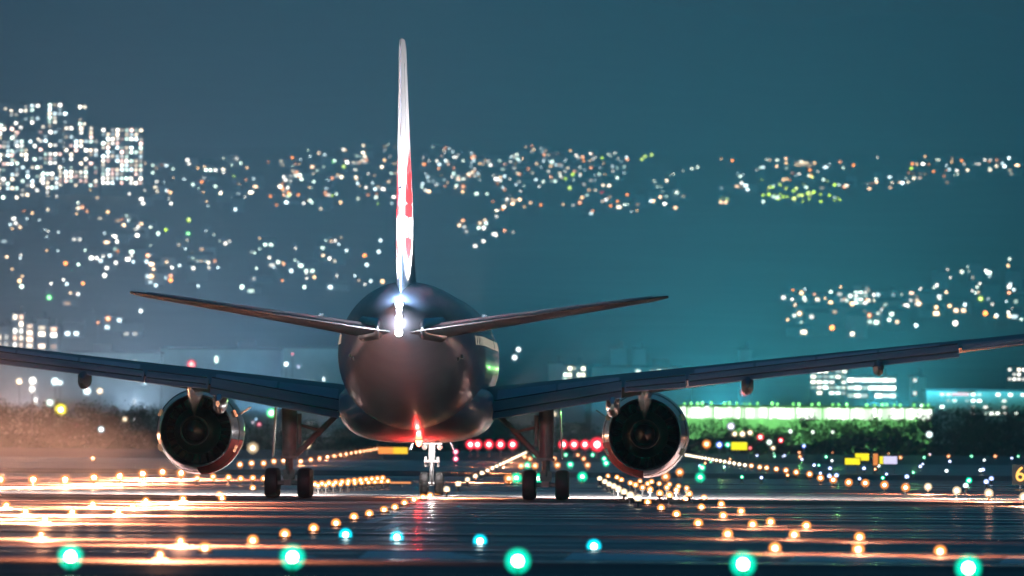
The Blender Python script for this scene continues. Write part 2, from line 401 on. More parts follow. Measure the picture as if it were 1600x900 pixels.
# wing stations: x, yLE, chord, crest z, thickness
def wing_st(x):
    yle = 10.6 - (x - 2.6) * 0.665
    yte = -2.8 - max(0, x - 10) * 0.362 if x > 10 else -2.8
    crest = 4.86 + (x - 3.1) * 0.104
    t = lerp([(2.6, 1.5), (10, 0.95), (26, 0.44), (30.4, 0.28)], x)
    return yle, yle - yte, crest, t
for sd in (-1, 1):
    rings = []
    for x in (1.5, 3, 5, 7.5, 10, 13, 17, 21, 25, 28, 30.0, 30.45):
        yle, ch, cr_, t = wing_st(x)
        if x > 30.2: t *= .3; yle -= .5; ch -= .5
        zl = cr_ - t / 2
        r = foil(sd * x, yle, ch, zl + 0.02 * ch * 0.3, zl - 0.10 * (t) - 0.03, t / 1.0)
        rings.append(r)
    mb = MB(); mb.loft(rings, True)
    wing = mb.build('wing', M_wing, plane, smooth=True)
    # spoiler panel line pieces + flaps
    def flapseg(name, xa, xb, dya, za, zb, zba, zbb, m, cover=0.35, thick=0.16):
        rr = []
        for x, zt, zb_ in ((xa, za, zba), (xb, zb, zbb)):
            yle, ch, cr_, t = wing_st(x); yte = yle - ch
            y0 = yte + cover; y1 = yte - dya; mid = (y0 + y1) / 2; zm = (zt + zb_) / 2
            prof = [(y0, zt), (y0 - .25, zt + .05), (mid, zm + .13), (y1, zb_ + .02), (y1, zb_ - .01), (mid, zm - thick), (y0 - .25, zt - .24), (y0 + .1, zt - .15)]
            rr.append([(sd * x, a, b) for a, b in prof])
        q = MB(); q.loft(rr, True); return q.build(name, m, plane, smooth=False)
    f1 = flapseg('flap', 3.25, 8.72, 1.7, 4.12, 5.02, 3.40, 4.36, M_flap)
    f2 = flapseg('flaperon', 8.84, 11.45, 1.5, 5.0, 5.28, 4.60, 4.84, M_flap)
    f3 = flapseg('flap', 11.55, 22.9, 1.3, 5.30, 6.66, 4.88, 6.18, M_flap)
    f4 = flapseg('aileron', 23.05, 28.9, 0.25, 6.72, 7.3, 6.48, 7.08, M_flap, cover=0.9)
    # dark slots between spoilers and flaps and between the flap elements
    for xa, xb, zA, zB, zC, zD in ((3.3, 8.7, 4.12, 5.02, 3.40, 4.36), (8.9, 11.4, 5.0, 5.28, 4.60, 4.84), (11.6, 22.85, 5.30, 6.66, 4.88, 6.18)):
        for u, off in ((0.0, .05), (.62, .06)):
            P4 = []
            for x, zt, zb_ in ((xa, zA, zC), (xb, zB, zD)):
                yle, ch, cr_, t = wing_st(x); yte = yle - ch; y = yte + .1 - u * 1.5; z = zt + (zb_ - zt) * u + (.055 if u == 0 else .02)
                P4.append((sd * x, y - .32, z)); P4.append((sd * x, y - .36, z + off))
            q = MB(); q.add(P4, [(0, 2, 3, 1)]); q.build('slot', M_seam, f1 if xb < 9 else f2 if xb < 12 else f3)
    # spoiler panels: lighter plates on the upper surface ahead of the flaps
    for xa, xb in ((3.4, 5.9), (6.0, 8.6), (11.8, 14.3), (14.4, 16.9), (17.0, 19.5), (19.6, 22.1)):
        P4 = []
        for x in (xa, xb):
            yle, ch, cr_, t = wing_st(x)
            P4 += [(sd * x, yle - ch + .45, cr_ - t / 2 - .10 * t + .10), (sd * x, yle - ch * .78, cr_ - t * .16)]
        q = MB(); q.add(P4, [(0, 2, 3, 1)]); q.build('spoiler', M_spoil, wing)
    # flap track fairings
    for x, hang, wd in ((8.35, 1.02, .60), (14.05, .84, .52), (19.55, .74, .46)):
        yle, ch, cr_, t = wing_st(x); yte = yle - ch; zt = cr_ - t - 0.1
        rings = []
        for u, a in ((0, .15), (.12, .62), (.35, .95), (.65, 1), (.88, .72), (1, .25)):
            y = yte + 3.2 - u * 5.6; rings.append(superring(y, zt + .20 - hang * .45 * (0.55 + .45 * u), wd / 2 * a, hang * .5 * a, n=20, e=2.4))
        for r_ in rings:
            for i in range(len(r_)): r_[i] = (r_[i][0] + sd * x, r_[i][1], r_[i][2])
        q = MB(); q.loft(rings, True); fr = q.build('flap_fairing', M_pyl if x < 9 else M_wing, plane, smooth=True)
    # wing tip light
    yle, ch, cr_, t = wing_st(30.3)
    q = MB(); q.ball((sd * 30.45, yle - .9, cr_ - .1), .07); q.build('navigation_light', emat('nav', GREEN if sd > 0 else RED, 4), plane)

# tailplane
for sd in (-1, 1):
    rings = []
    for x, yle, ch, zc, t in ((0.4, -22.9, 7.3, 6.86, .66), (1.6, -23.8, 6.7, 7.02, .60), (6, -27.0, 4.6, 7.66, .36), (10.2, -30.1, 2.5, 8.26, .19), (10.75, -31.0, 1.5, 8.34, .10)):
        rings.append(foil(sd * x, yle, ch, zc - 0.028 * ch * .5, zc + 0.0 * ch, t))
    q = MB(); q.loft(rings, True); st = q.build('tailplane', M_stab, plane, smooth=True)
    q = MB()   # elevator hinge trim
    q.add([(sd * 1.6, -30.0, 7.14), (sd * 10.1, -32.1, 8.31), (sd * 10.1, -31.9, 8.36), (sd * 1.6, -29.4, 7.24)], [(0, 1, 2, 3)])
    q.build('elevator', M_flap, st)
    q = MB(); q.loft([superring(y, 6.98, a, b, n=24) for y, a, b in ((-22.5, .1, .1), (-24, .25, .45), (-27, .30, .52), (-29.2, .22, .42), (-30.4, .05, .10))], True)
    for i in range(len(q.v)): q.v[i] = (q.v[i][0] + sd * (1.55 if q.v[i][1] > -29 else 0.9), q.v[i][1], q.v[i][2])
    q.build('root_fairing', M_cowl, st, smooth=True)
    # static wicks along the trailing edge
    for k in range(7):
        u = 2.6 + k * 1.15; q = MB(); z = 7.02 + (u - 1.6) * .144; yy = -30.5 - (u - 1.6) * .245
        q.tube((sd * u, yy, z), (sd * u, yy - .22, z - .05), .015, .01, 6); q.build('static_wick', M_pyl, st)

# fin with the emblem
def fin_mat():
    m = bpy.data.materials.new('fin_livery'); m.use_nodes = True; n = m.node_tree; b = n.nodes['Principled BSDF']; L = n.links.new
    b.inputs['Roughness'].default_value = .35
    tc = n.nodes.new('ShaderNodeTexCoord'); sp = n.nodes.new('ShaderNodeSeparateXYZ'); L(tc.outputs['Object'], sp.inputs[0])
    def mth(op, a, b_=None, c=None):
        x = n.nodes.new('ShaderNodeMath'); x.operation = op
        for i, q in enumerate((a, b_, c)):
            if q is None: continue
            if isinstance(q, (int, float)): x.inputs[i].default_value = q
            else: L(q, x.inputs[i])
        return x.outputs[0]
    Y, Z = sp.outputs[1], sp.outputs[2]
    cy, cz, Rr = -26.9, 12.05, 2.25
    dy = mth('SUBTRACT', Y, cy); dz = mth('SUBTRACT', Z, cz)
    r = mth('SQRT', mth('ADD', mth('MULTIPLY', dy, dy), mth('MULTIPLY', dz, dz)))
    disc = mth('LESS_THAN', r, Rr)
    ang = mth('ARCTAN2', dz, dy)
    # spread-wing feathers in the upper half: radial white gaps widening outward
    fe = mth('LESS_THAN', mth('ABSOLUTE', mth('SINE', mth('MULTIPLY', ang, 7.0))), mth('MULTIPLY', mth('SUBTRACT', r, 0.9), 0.22))
    up = mth('GREATER_THAN', dz, -0.1)
    fe = mth('MULTIPLY', fe, up)
    # white bar and cut under the neck
    body = mth('MULTIPLY', mth('LESS_THAN', mth('ABSOLUTE', mth('ADD', dz, 0.95)), 0.42), mth('GREATER_THAN', mth('ABSOLUTE', mth('ADD', dy, 0.2)), 0.45))
    white = mth('MAXIMUM', fe, body)
    red = mth('MULTIPLY', disc, mth('SUBTRACT', 1.0, white))
    # head and neck reaching up
    neck = mth('MULTIPLY', mth('LESS_THAN', mth('ABSOLUTE', mth('SUBTRACT', dy, mth('MULTIPLY', dz, -0.10))), 0.16), mth('MULTIPLY', mth('GREATER_THAN', dz, 0), mth('LESS_THAN', dz, 2.9)))
    red = mth('MAXIMUM', red, neck)
    mx = n.nodes.new('ShaderNodeMix'); mx.data_type = 'RGBA'; L(red, mx.inputs[0])
    mx.inputs[6].default_value = (0.80, 0.80, 0.80, 1); mx.inputs[7].default_value = (0.62, 0.015, 0.02, 1)
    L(mx.outputs[2], b.inputs['Base Color']); return m
rings = []
for z, yle, ch, t in ((8.2, -16.8, 12.6, .92), (9.2, -18.6, 11.2, .82), (12, -21.9, 8.9, .66), (15, -25.2, 6.6, .48), (18.2, -28.7, 4.2, .30), (18.55, -29.3, 3.4, .2)):
    rings.append(foil(z, yle, ch, 0, 0, t * .95, vertical=True, n=16))
q = MB(); q.loft(rings, True); fin = q.build('tail_fin', fin_mat(), plane, smooth=True)
q = MB(); q.add([(0.22, -26.6, 9.4), (0.10, -31.2, 17.6), (0.115, -31.2, 17.6), (0.235, -26.6, 9.4)], [(0, 1, 2, 3)])
rud = q.build('rudder', M_seam, fin)
q = MB(); q.ball((0, -32.0, 12.6), .06); q.build('static_wick', M_seam, fin)

# tail lights, beacon, logo lights
q = MB(); q.ball((0, -32.02, 7.93), .15); t1 = q.build('tail_strobe', emat('strobe_blue', (.75, .88, 1.0), 8, 'FRONT'), plane)
q = MB(); q.ball((0, -32.05, 6.80), .15); t2 = q.build('tail_light', emat('strobe_white', (1.0, .93, .85), 8, 'FRONT'), plane)
GL = 1.0
lamp('SPOT', 'tail_strobe_lamp', (0, -32.4, 8.2), (.40, .6, 1.0), 1500 * GL, t1, .12, Vector((0, .25, 1)), R(176), .2)
lamp('SPOT', 'tail_light_lamp', (0, -32.7, 6.80), (.80, .84, 1.0), 480 * GL, t2, .2, Vector((0, 1, .15)), R(172), .3)
q = MB(); q.ball((.25, -8.3, 2.36), .12); q.tube((.25, -8.3, 2.40), (.25, -8.3, 2.5), .14, .16); b1 = q.build('beacon', emat('beacon_red', (1, .12, .05), 2.5, 'FRONT'), plane)
lamp('POINT', 'beacon_lamp', (.25, -8.3, 2.15), (1, .02, .02), 45 * GL, b1, .1)
for sd in (-1, 1):
    q = MB(); q.box((sd * 3.3, -26.2, 7.55), (.2, .3, .12)); lg = q.build('logo_light', M_pyl, plane)
    v = Vector((0, -27.4, 13.5)) - Vector((sd * 3.3, -26.2, 7.75))
    lamp('SPOT', 'logo_lamp', (sd * 3.3, -26.2, 7.75), (1, .95, .97), 2200, lg, .06, v, R(78), .5)
    v = Vector((0, -29.5, 12.0)) - Vector((sd * 4.4, -33.6, 8.2))

# engines
def engine(sd):
    cx, cz = sd * 9.68, 2.83
    q = MB()
    outer = [(11.9, 1.52), (12.0, 1.60), (11.8, 1.70), (11.2, 1.82), (10, 1.90), (8.5, 1.89), (7, 1.82), (5.8, 1.73), (4.6, 1.62), (4.15, 1.565), (4.14, 1.52)]
    inner = [(4.6, 1.50), (6, 1.48), (7.5, 1.45), (9.0, 1.42), (10.8, 1.42), (11.9, 1.52)]
    q.lathe((cx, 0, cz), outer, 56); e = q.build('engine', M_cowl, plane, smooth=True)
    q = MB(); q.lathe((cx, 0, cz), [(4.14, 1.52)] + inner, 48); q.lathe((cx, 0, cz), [(8.2, 1.44), (8.21, 0.02)], 48)
    q.build('bypass_duct', M_dark, e, smooth=True)
    q = MB(); q.lathe((cx, 0, cz), [(7.8, .95), (6.0, 1.02), (4.5, .90), (3.2, .66), (2.9, .62), (2.9, .58), (4.2, .6)], 40); q.build('core_nozzle', M_dark, e, smooth=True)
    q = MB(); q.lathe((cx, 0, cz), [(4.2, .45), (3.2, .40), (2.3, .22), (1.8, .02)], 32, caps=True); q.build('exhaust_plug', M_dark, e, smooth=True)
    q = MB()   # outlet guide vanes
    for k in range(24):
        a = 2 * math.pi * k / 24; c, s_ = math.cos(a), math.sin(a)
        q.add([(cx + c * .98, 7.6, cz + s_ * .98), (cx + c * 1.45, 7.6, cz + s_ * 1.45), (cx + c * 1.45 - s_ * .12, 7.0, cz + s_ * 1.45 + c * .12), (cx + c * .98 - s_ * .12, 7.0, cz + s_ * .98 + c * .12)], [(0, 1, 2, 3)])
    q.build('guide_vanes', M_dark, e)
    q = MB(); yle, ch, cr_, t = wing_st(9.68)
    # pylon from nacelle top to wing, narrowing aft
    rings = []
    for y, zb, zt, wd in ((10.5, cz + 1.6, cz + 1.95, .20), (8, cz + 1.3, 4.9, .30), (5, cz + .9, 4.95, .32), (2.5, cz + .55, 4.9, .28), (0.2, cz + 1.05, 4.85, .20), (-2.4, 4.45, 4.85, .10)):
        rings.append([(cx - wd, y, zt), (cx - wd * .9, y, (zb + zt) / 2), (cx, y, zb), (cx + wd * .9, y, (zb + zt) / 2), (cx + wd, y, zt)])
    q.loft(rings, True); q.build('pylon', M_pyl, e, smooth=False)
    q = MB(); q.lathe((cx, 0, cz), [(6.6, 1.80), (6.55, 1.812), (6.5, 1.785)], 56); q.build('reverser_seam', M_seam, e)
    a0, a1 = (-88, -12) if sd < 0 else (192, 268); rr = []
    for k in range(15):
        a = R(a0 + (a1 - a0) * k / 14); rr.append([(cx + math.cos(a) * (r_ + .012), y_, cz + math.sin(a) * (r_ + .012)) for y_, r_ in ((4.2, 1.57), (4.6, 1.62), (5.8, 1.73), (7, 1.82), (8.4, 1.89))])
    q = MB(); q.loft(rr, False, close=False); q.build('red_glow_band', M_redglow, e, smooth=True)  # painted band standing in for the beacon's red glow on the cowl
    for a in (25, 155, 205, 335):
        q = MB(); q.box((cx + math.cos(R(a)) * 1.80, 6.2, cz + math.sin(R(a)) * 1.80), (.12, .5, .3), (0, -R(a), 0)); q.build('latch', M_pyl, e)
    q = MB(); q.box((cx - sd * 1.95, 9.3, cz + .9), (.5, 1.3, .05), (0, R(35) * sd, 0)); q.build('strake', M_pyl, e)
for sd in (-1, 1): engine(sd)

# landing gear
tw = MB(); tw.lathe((0, 0, 0), [(-.245, .33), (-.25, .50), (-.20, .60), (-.10, .635), (.10, .635), (.20, .60), (.25, .50), (.245, .33)], 36, axis='x')
ME_tyre = tw.mesh('tyre', M_tyre, True)
tw = MB(); tw.lathe((0, 0, 0), [(-.20, .02), (-.17, .15), (-.22, .26), (-.235, .335), (.235, .335), (.22, .26), (.17, .15), (.20, .02)], 28, axis='x'); ME_rim = tw.mesh('rim', M_rim, True)
def gear(sd):
    x = sd * 5.49
    q = MB(); q.tube((x, 0, .62), (x, -.05, 2.2), .17, .17, 16); q.tube((x, -.05, 1.75), (x, -.1, 4.3), .30, .33, 18)
    q.tube((x, -.25, 1.0), (x, -.42, 1.5), .06); q.tube((x, -.42, 1.5), (x, -.25, 2.0), .06); q.box((x - sd * .0, 0, 1.0), (.5, .5, .42)); q.box((x, -.1, 1.72), (.74, .62, .12))
    g_ = q.build('main_gear', M_gear, plane, smooth=True)
    q = MB(); q.box((x, 0, .66), (.34, 3.3, .26))
    for y in (-1.47, 0, 1.47): q.tube((x - .72, y, .635), (x + .72, y, .635), .10, n=12)
    q.tube((x - .25, -1.2, .95), (x - .25, 1.2, .95), .03); q.tube((x + .25, -1.2, .95), (x + .25, 1.2, .95), .03); q.build('truck_beam', M_gear, g_)
    for y in (-1.47, 0, 1.47):
        for s2 in (-1, 1):
            inst('tyre', ME_tyre, (x + s2 * .70, y, .635), g_, sc=(1.12, 1, 1)); inst('rim', ME_rim, (x + s2 * .70, y, .635), g_)
    q = MB(); q.tube((x - sd * .2, .1, 1.75), (x - sd * 2.2, .5, 3.75), .13, .12, 12); q.tube((x - sd * .3, .1, 3.15), (x - sd * 1.35, .35, 2.86), .075); q.box((x - sd * 1.3, .3, 2.88), (.26, .2, .2)); q.build('side_brace', M_gear, g_)
    q = MB(); q.tube((x, .2, 1.85), (x, 2.6, 4.0), .10); q.tube((x - .4, 0, 2.8), (x + .32, 0, 2.8), .08); q.tube((x - sd * .42, -.1, 2.3), (x - sd * .42, -.1, 3.6), .10); q.build('drag_brace', M_gear, g_)
    q = MB(); q.add([(x + sd * .52, -.9, 4.6), (x + sd * .52, .9, 4.6), (x + sd * .66, .75, 1.75), (x + sd * .66, -.75, 1.75), (x + sd * .58, -.9, 4.6), (x + sd * .58, .9, 4.6), (x + sd * .72, .75, 1.75), (x + sd * .72, -.75, 1.75)],
                    [(0, 1, 2, 3), (7, 6, 5, 4), (0, 4, 5, 1), (1, 5, 6, 2), (2, 6, 7, 3), (3, 7, 4, 0)]); q.build('gear_door', M_white, g_)
    q = MB(); q.tube((x - sd * 2.6, -.3, 3.6), (x - sd * 2.75, -.3, 2.95), .025, n=6); q.build('hydraulic_hose', M_seam, g_)
for sd in (-1, 1): gear(sd)
# nose gear
NY_ = 25.9
q = MB(); q.tube((0, NY_, .45), (0, NY_ + .1, 1.6), .10); q.tube((0, NY_ + .08, 1.35), (0, NY_ + .25, 3.3), .15, .17, 16)
q.tube((0, NY_ - .22, .75), (0, NY_ - .34, 1.1), .05); q.tube((0, NY_ - .34, 1.1), (0, NY_ - .18, 1.5), .05); q.tube((-.34, NY_, .535), (.34, NY_, .535), .08)
q.box((0, NY_, 1.55), (.7, .34, .12)); q.tube((-.28, NY_, 1.3), (-.28, NY_, 1.75), .07); q.tube((.28, NY_, 1.3), (.28, NY_, 1.75), .07)
q.tube((-.45, NY_ + .1, 2.35), (.45, NY_ + .1, 2.35), .05); q.tube((0, NY_ + .1, 1.8), (0, NY_ + 1.8, 3.3), .08)
ng = q.build('nose_gear', M_nosegear, plane, smooth=True)
q = MB(); q.box((0, NY_ - 1.3, 2.86), (.3, .2, .08)); ww = q.build('wheel_well_light', emat('well_lens', (1, .95, .9), 2), ng)
lamp('POINT', 'well_lamp', (0, NY_ - 1.4, 2.65), (1, .9, .88), 40, ww, .06)
for s2 in (-1, 1):
    inst('tyre', ME_tyre, (s2 * .34, NY_, .535), ng, sc=(.82, .843, .843)); inst('rim', ME_rim, (s2 * .34, NY_, .535), ng, sc=(.82, .843, .843))
    q = MB(); q.add([(s2 * .55, NY_ - .9, 3.0), (s2 * .55, NY_ + 1.4, 3.0), (s2 * .98, NY_ + 1.4, 2.05), (s2 * .98, NY_ - .9, 2.05), (s2 * .60, NY_ - .9, 3.0), (s2 * .60, NY_ + 1.4, 3.0), (s2 * 1.03, NY_ + 1.4, 2.05), (s2 * 1.03, NY_ - .9, 2.05)],
                    [(0, 1, 2, 3), (7, 6, 5, 4), (0, 4, 5, 1), (1, 5, 6, 2), (2, 6, 7, 3), (3, 7, 4, 0)]); q.build('gear_door', M_white, ng)
    q = MB(); q.tube((s2 * .34, NY_ + .02, 2.18), (s2 * .34, NY_ + .22, 2.18), .11, .14, 14); tl = q.build('taxi_light', M_pyl, ng)
    q = MB(); q.tube((s2 * .34, NY_ + .221, 2.18), (s2 * .34, NY_ + .235, 2.18), .12, .12, 14); q.build('lens', emat('taxi_lens', (1, .97, .9), 4), tl)
    v = Vector((s2 * 1.2, 30, -3.2))
    lamp('SPOT', 'taxi_lamp', (s2 * .34, NY_ + .3, 2.18), (1, .95, .85), 260, tl, .08, v, R(150), 1.0)
    # landing lights in the wing roots
    q = MB(); q.box((s2 * 3.5, 10.2, 4.3), (.5, .3, .3)); ll = q.build('landing_light', emat('landing_lens', (1, .97, .9), 4), plane)
    lamp('SPOT', 'landing_lamp', (s2 * 3.5, 10.6, 4.3), (1, .93, .9), 26000, ll, .1, Vector((s2 * 20, 26, -3.2)), R(84), .6)

#@@
# --- REST
# ------------------------------------------------------------------ airfield lights
M_house = pmat('lamp_housing', (0.12, 0.11, 0.10), 0.5, noise=0.2, scale=8)
M_pole = pmat('galvanised_pole', (0.25, 0.26, 0.27), 0.5, metal=0.4, noise=0.1, scale=3)
def mk_light(kind):
    """(housing mesh, lens mesh maker) of one airfield light, origin at its base"""
    q = MB()
    if kind == 'inset':      # shallow domed fitting set into the pavement
        q.lathe((0, 0, 0), [(0.0, .21), (.03, .19), (.05, .13), (.055, .01)], 16, axis='z', caps=True)
        z, r = .11, .075
    else:                    # elevated fitting on a thin stem
        q.lathe((0, 0, 0), [(0.0, .16), (.04, .15), (.05, .05), (.20, .04), (.21, .11), (.27, .12), (.275, .01)], 16, axis='z', caps=True)
        z, r = .37, .11
    return q.mesh(kind + '_housing', M_house, True), z, r
KND = {k: mk_light(k) for k in ('inset', 'raised')}
_lm = {}
_gm = {}
def halo_mat(col, st):
    """see-through emissive shell imitating the halo of light round a bulb"""
    k = (col, round(st, 3))
    if k in _gm: return _gm[k]
    m = bpy.data.materials.new('halo_shell'); m.use_nodes = True; n = m.node_tree; n.nodes.clear()
    o = n.nodes.new('ShaderNodeOutputMaterial'); tr = n.nodes.new('ShaderNodeBsdfTransparent'); e_ = n.nodes.new('ShaderNodeEmission'); ad = n.nodes.new('ShaderNodeAddShader')
    tr.inputs[0].default_value = (.94, .94, .94, 1); e_.inputs[0].default_value = tuple(col) + (1,); e_.inputs[1].default_value = st
    n.links.new(tr.outputs[0], ad.inputs[0]); n.links.new(e_.outputs[0], ad.inputs[1]); n.links.new(ad.outputs[0], o.inputs[0])
    m.cycles.emission_sampling = 'NONE'
    _gm[k] = m; return m
def lens_halo_mesh(col, st, r):
    k = (col, st, r)
    if k not in _lm:
        q = MB()
        for j, f in enumerate((1.0, .86, .72, .58)):
            q.mi = 0; q.ball((0, 0, 0), r * f, 16, 12, 1.0)  # nested glowing shells that imitate the halo round the bulb
        q.mi = 1; q.ball((0, 0, 0), r * .40, 12, 8, 1.0)
        hw = .45 if col in (AMBER, RED, PINK, LIME, GREEN) else .75
        hot = tuple((1 - hw) * c + hw * mx_ for c, mx_ in zip(col, (1, .9, .75)))
        _lm[k] = q.mesh('lens', [halo_mat(col, min(st * .024, .05 if r < .2 or r > .35 else .03)), emat('lens_core', hot, st * .5, 'FRONT')], True)
    return _lm[k]
def airlight(px, py, kind, col, st, label, group, rs=1.0, z=None):
    me, lz, r = KND[kind]
    p = gp(px, py, lz)
    t = inst('runway_light', me, (p.x, p.y, 0.006), label=label, cat='runway light', group=group)
    inst('lens', lens_halo_mesh(col, st, round(r * rs, 3)), (0, 0, lz), t)
    return t, lz
CN = {AMBER: 'amber', WARM: 'warm white', TEAL: 'green', CYAN: 'cyan', BLUE: 'blue', RED: 'red', WHITE: 'white', COOL: 'cool white', VIOLET: 'violet white', YELLOW: 'yellow',
      LIME: 'lime', GREEN: 'bright green', MINT: 'mint', PINK: 'pink'}
def series(pts, kind, col, st, what, where, group, rs=1.0, order=None, power=0, wash=0, third=False):
    """one light per photo point, each labelled by its place in its row"""
    n = len(pts)
    for i, q in enumerate(pts):
        s = st * random.uniform(.85, 1.2)
        t, lz = airlight(q[0], q[1], kind, col, round(s, 1), f'{what}, {ordw(i)} {where}', group, rs)
        if power:
            p = t.location
            v = Vector((-p.x, -p.y, CAMH + 3.0))
            lamp('SPOT', 'lens_lamp', (0, 0, lz + .12), (1.0, .50, .38) if col == AMBER else col, power, t, .08, Vector((0, 0.05, 1)), R(156), .5)
        if wash and ((third and i % 3 == 0) or (not third and (q[0] < 292 or q[0] > 1100))):
            lamp('SPOT', 'wash_fill', (0, 0, 1.5), (1.0, .40, .20), wash * 1.9, t, .15, Vector((0, .02, -1)), R(165), .4)  # added fill above the fitting, warms the ground
            lamp('POINT', 'glow_fill', (0, 0, 1.5), (1.0, .40, .2), wash * .02, t, .15)  # added weak fill with no source of its own
            if 60 < q[0] < 292: lamp('SPOT', 'haze_fill', (0, 0, 1.6), (1.0, .42, .25), 40000, t, .2, Vector((-1, -.15, .22)), R(62), .9)  # added unseen beam that tints the haze warm
def between(p0, p1, n, kind='raised', bend=0):
    z = KND[kind][1]; a = gp(*p0, z); b = gp(*p1, z); out = []
    for i in range(n):
        u = i / (n - 1); P = a.lerp(b, u); P.x += bend * 4 * u * (1 - u) * 1.0
        # back to photo coordinates
        d = CM.transposed() @ (P - Vector((0, 0, CAMH)))
        out.append((800 + d.x / -d.z * FPX, 450 - d.y / -d.z * FPX))
    return out
# green threshold lights nearest the viewer
series([(110, 870), (457, 871), (809, 877), (1161, 882), (1513, 888)], 'raised', (0.0, 1.0, 0.6), 9, 'bright green threshold light', 'from the left at the dark front edge', 'green threshold lights', 2.3, power=900)
series([(540, 836), (620, 840), (750, 846), (928, 854)], 'inset', CYAN, 6, 'cyan inset light on wet asphalt', 'from the left before the nose wheel', 'cyan inset lights', 2.4, power=150)
curve = [(320, 857), (395, 845), (445, 835), (490, 826), (525, 818), (553, 808), (577, 803), (600, 797), (617, 793), (632, 786), (647, 781), (661, 777), (672, 774), (684, 771)]
series(curve, 'inset', AMBER, 3.2, 'amber inset centreline light', 'from the left on the curve toward the nose wheel', 'amber centreline curve', 2.0, power=3)
series(between((698, 765), (822, 707), 22), 'raised', WARM, 1.6, 'golden centreline light', 'going away right of the nose wheel', 'golden line beyond the nose wheel', 1.49, wash=700, third=True)
fr = [(1012, 785), (1033, 794), (1057, 804), (1091, 818), (1137, 835), (1096, 793), (1127, 788), (1130, 806), (1158, 799), (1176, 820), (1211, 857), (1241, 836), (1204, 816), (1260, 822), (1343, 840), (1341, 859), (1469, 862), (1072, 780), (1100, 778)]
fr.sort()
series(fr, 'inset', AMBER, 3.6, 'amber inset light on wet asphalt', 'from the left right of the right main wheels', 'scattered amber lights on the right', 2.1, power=30, wash=35)
fl = sorted([(40, 800), (70, 812), (113, 801), (145, 788), (185, 800), (207, 791), (228, 783), (273, 788), (286, 780), (343, 773), (347, 779), (395, 763), (10, 790), (-25, 806)])
series(fl, 'inset', AMBER, 4.0, 'amber inset light on wet asphalt', 'from the left before the left engine', 'scattered amber lights on the left', 2.3, power=20, wash=1500)
series([(64, 836), (250, 868), (282, 846)], 'inset', AMBER, 2.2, 'added amber haze light', 'from the left between the two leftmost green threshold lights', 'added amber lights by the threshold', 1.6, wash=500)  # fittings put in to carry the warm wash and haze here
lr = [(-48, 751), (0, 750), (52, 750), (102, 750), (147, 747), (187, 745), (223, 741), (254, 738), (283, 740)]
series(lr, 'raised', AMBER, 2.6, 'large amber edge light', 'from the left in the row left of the left engine', 'amber edge row far left', 2.8, power=50, wash=5000)
series([(308, 747), (333, 745), (357, 746), (376, 748), (395, 747), (412, 748)], 'raised', AMBER, 1.6, 'amber edge light', 'from the left just under the left engine', 'amber row under the left engine', 1.76)
series([(145, 716), (375, 726), (393, 724), (412, 724), (428, 721), (443, 720)], 'raised', AMBER, 2.2, 'amber edge light', 'from the left beside the left engine', 'amber row beside the left engine', 2.6)
series(between((470, 721), (604, 699), 19), 'raised', AMBER, 2.0, 'amber edge light', 'going away inboard of the left main gear', 'amber row behind the left main gear', 2.4, wash=900, third=True)
series(between((492, 757), (598, 747), 12), 'raised', AMBER, 1.6, 'amber taxiway light', 'in the upper row between left and nose gear', 'amber taxiway rows between the wheels', 1.62)
series(between((497, 759), (606, 752), 11), 'raised', AMBER, 1.4, 'amber taxiway light', 'in the lower row between left and nose gear', 'amber taxiway rows between the wheels', 1.35)
cl = [(937, 748), (945, 753), (952, 757), (959, 760), (966, 764), (975, 769), (985, 774), (997, 779)]
series(cl, 'raised', WARM, 1.6, 'golden light', 'from the left on the outer bend under the right engine', 'golden bend under the right engine', 1.49)
series([(950, 744), (964, 746), (971, 750), (985, 755), (993, 758), (1004, 762), (1016, 765), (1031, 771), (1046, 774), (1018, 753), (1042, 762), (1057, 766), (1077, 772)], 'raised', AMBER, 1.8,
       'amber light', 'inside the bend under the right engine', 'amber lights inside the bend', 1.49)
series([(1030, 756), (1046, 757), (1060, 760), (1073, 763), (1000, 752), (1012, 756)], 'raised', AMBER, 1.6, 'small amber light', 'below the rim of the right engine', 'small amber lights below the right engine', 1.35)
series(between((1072, 711), (1164, 727), 17), 'raised', WARM, 2.6, 'glaring warm light', 'in the dense line right of the right engine', 'glaring line right of the right engine', 1.9)
series([(1174, 728), (1187, 730), (1198, 731), (1213, 733), (1228, 735), (1244, 738), (1265, 741), (1282, 747), (1302, 750), (1326, 754), (1352, 755), (1382, 758), (1415, 762)], 'raised', AMBER, 2.4,
       'amber edge light', 'from the left on the far right edge line', 'amber edge line on the right', 2.2)
series([(1450, 761), (1495, 767), (1545, 771), (1600, 777)], 'raised', WARM, 4, 'blazing warm edge light', 'from the left at the far right', 'blazing edge lights at the far right', 2.0, power=60, wash=600)
series([(836, 711), (884, 711), (891, 726), (926, 711), (944, 717), (947, 724), (910, 745), (824, 727), (807, 747), (841, 748), (1097, 731), (1094, 746)], 'raised', TEAL, 1.0,
       'round green taxiway light', 'between the right main gear and engine', 'green taxiway lights', 3.0)
series([(795, 748), (814, 728), (820, 714), (828, 717), (836, 728), (866, 717), (871, 727), (903, 711), (912, 717), (918, 727), (1040, 745), (1062, 738)], 'raised', AMBER, 1.0,
       'round orange taxiway light', 'from the left around the right main gear', 'orange taxiway lights', 2.8)
series([(1183, 712), (1226, 712), (1253, 718), (1272, 727), (1297, 732), (1307, 743), (1296, 744), (1350, 732), (1417, 745), (1453, 710), (1438, 729), (1484, 721), (1536, 734), (1549, 748), (1541, 753), (1578, 709), (1581, 716)],
       'raised', (0.35, 0.5, 1.0), 2.2, 'blue taxiway edge light', 'from the left on the far right taxiways', 'blue taxiway lights', 1.5)
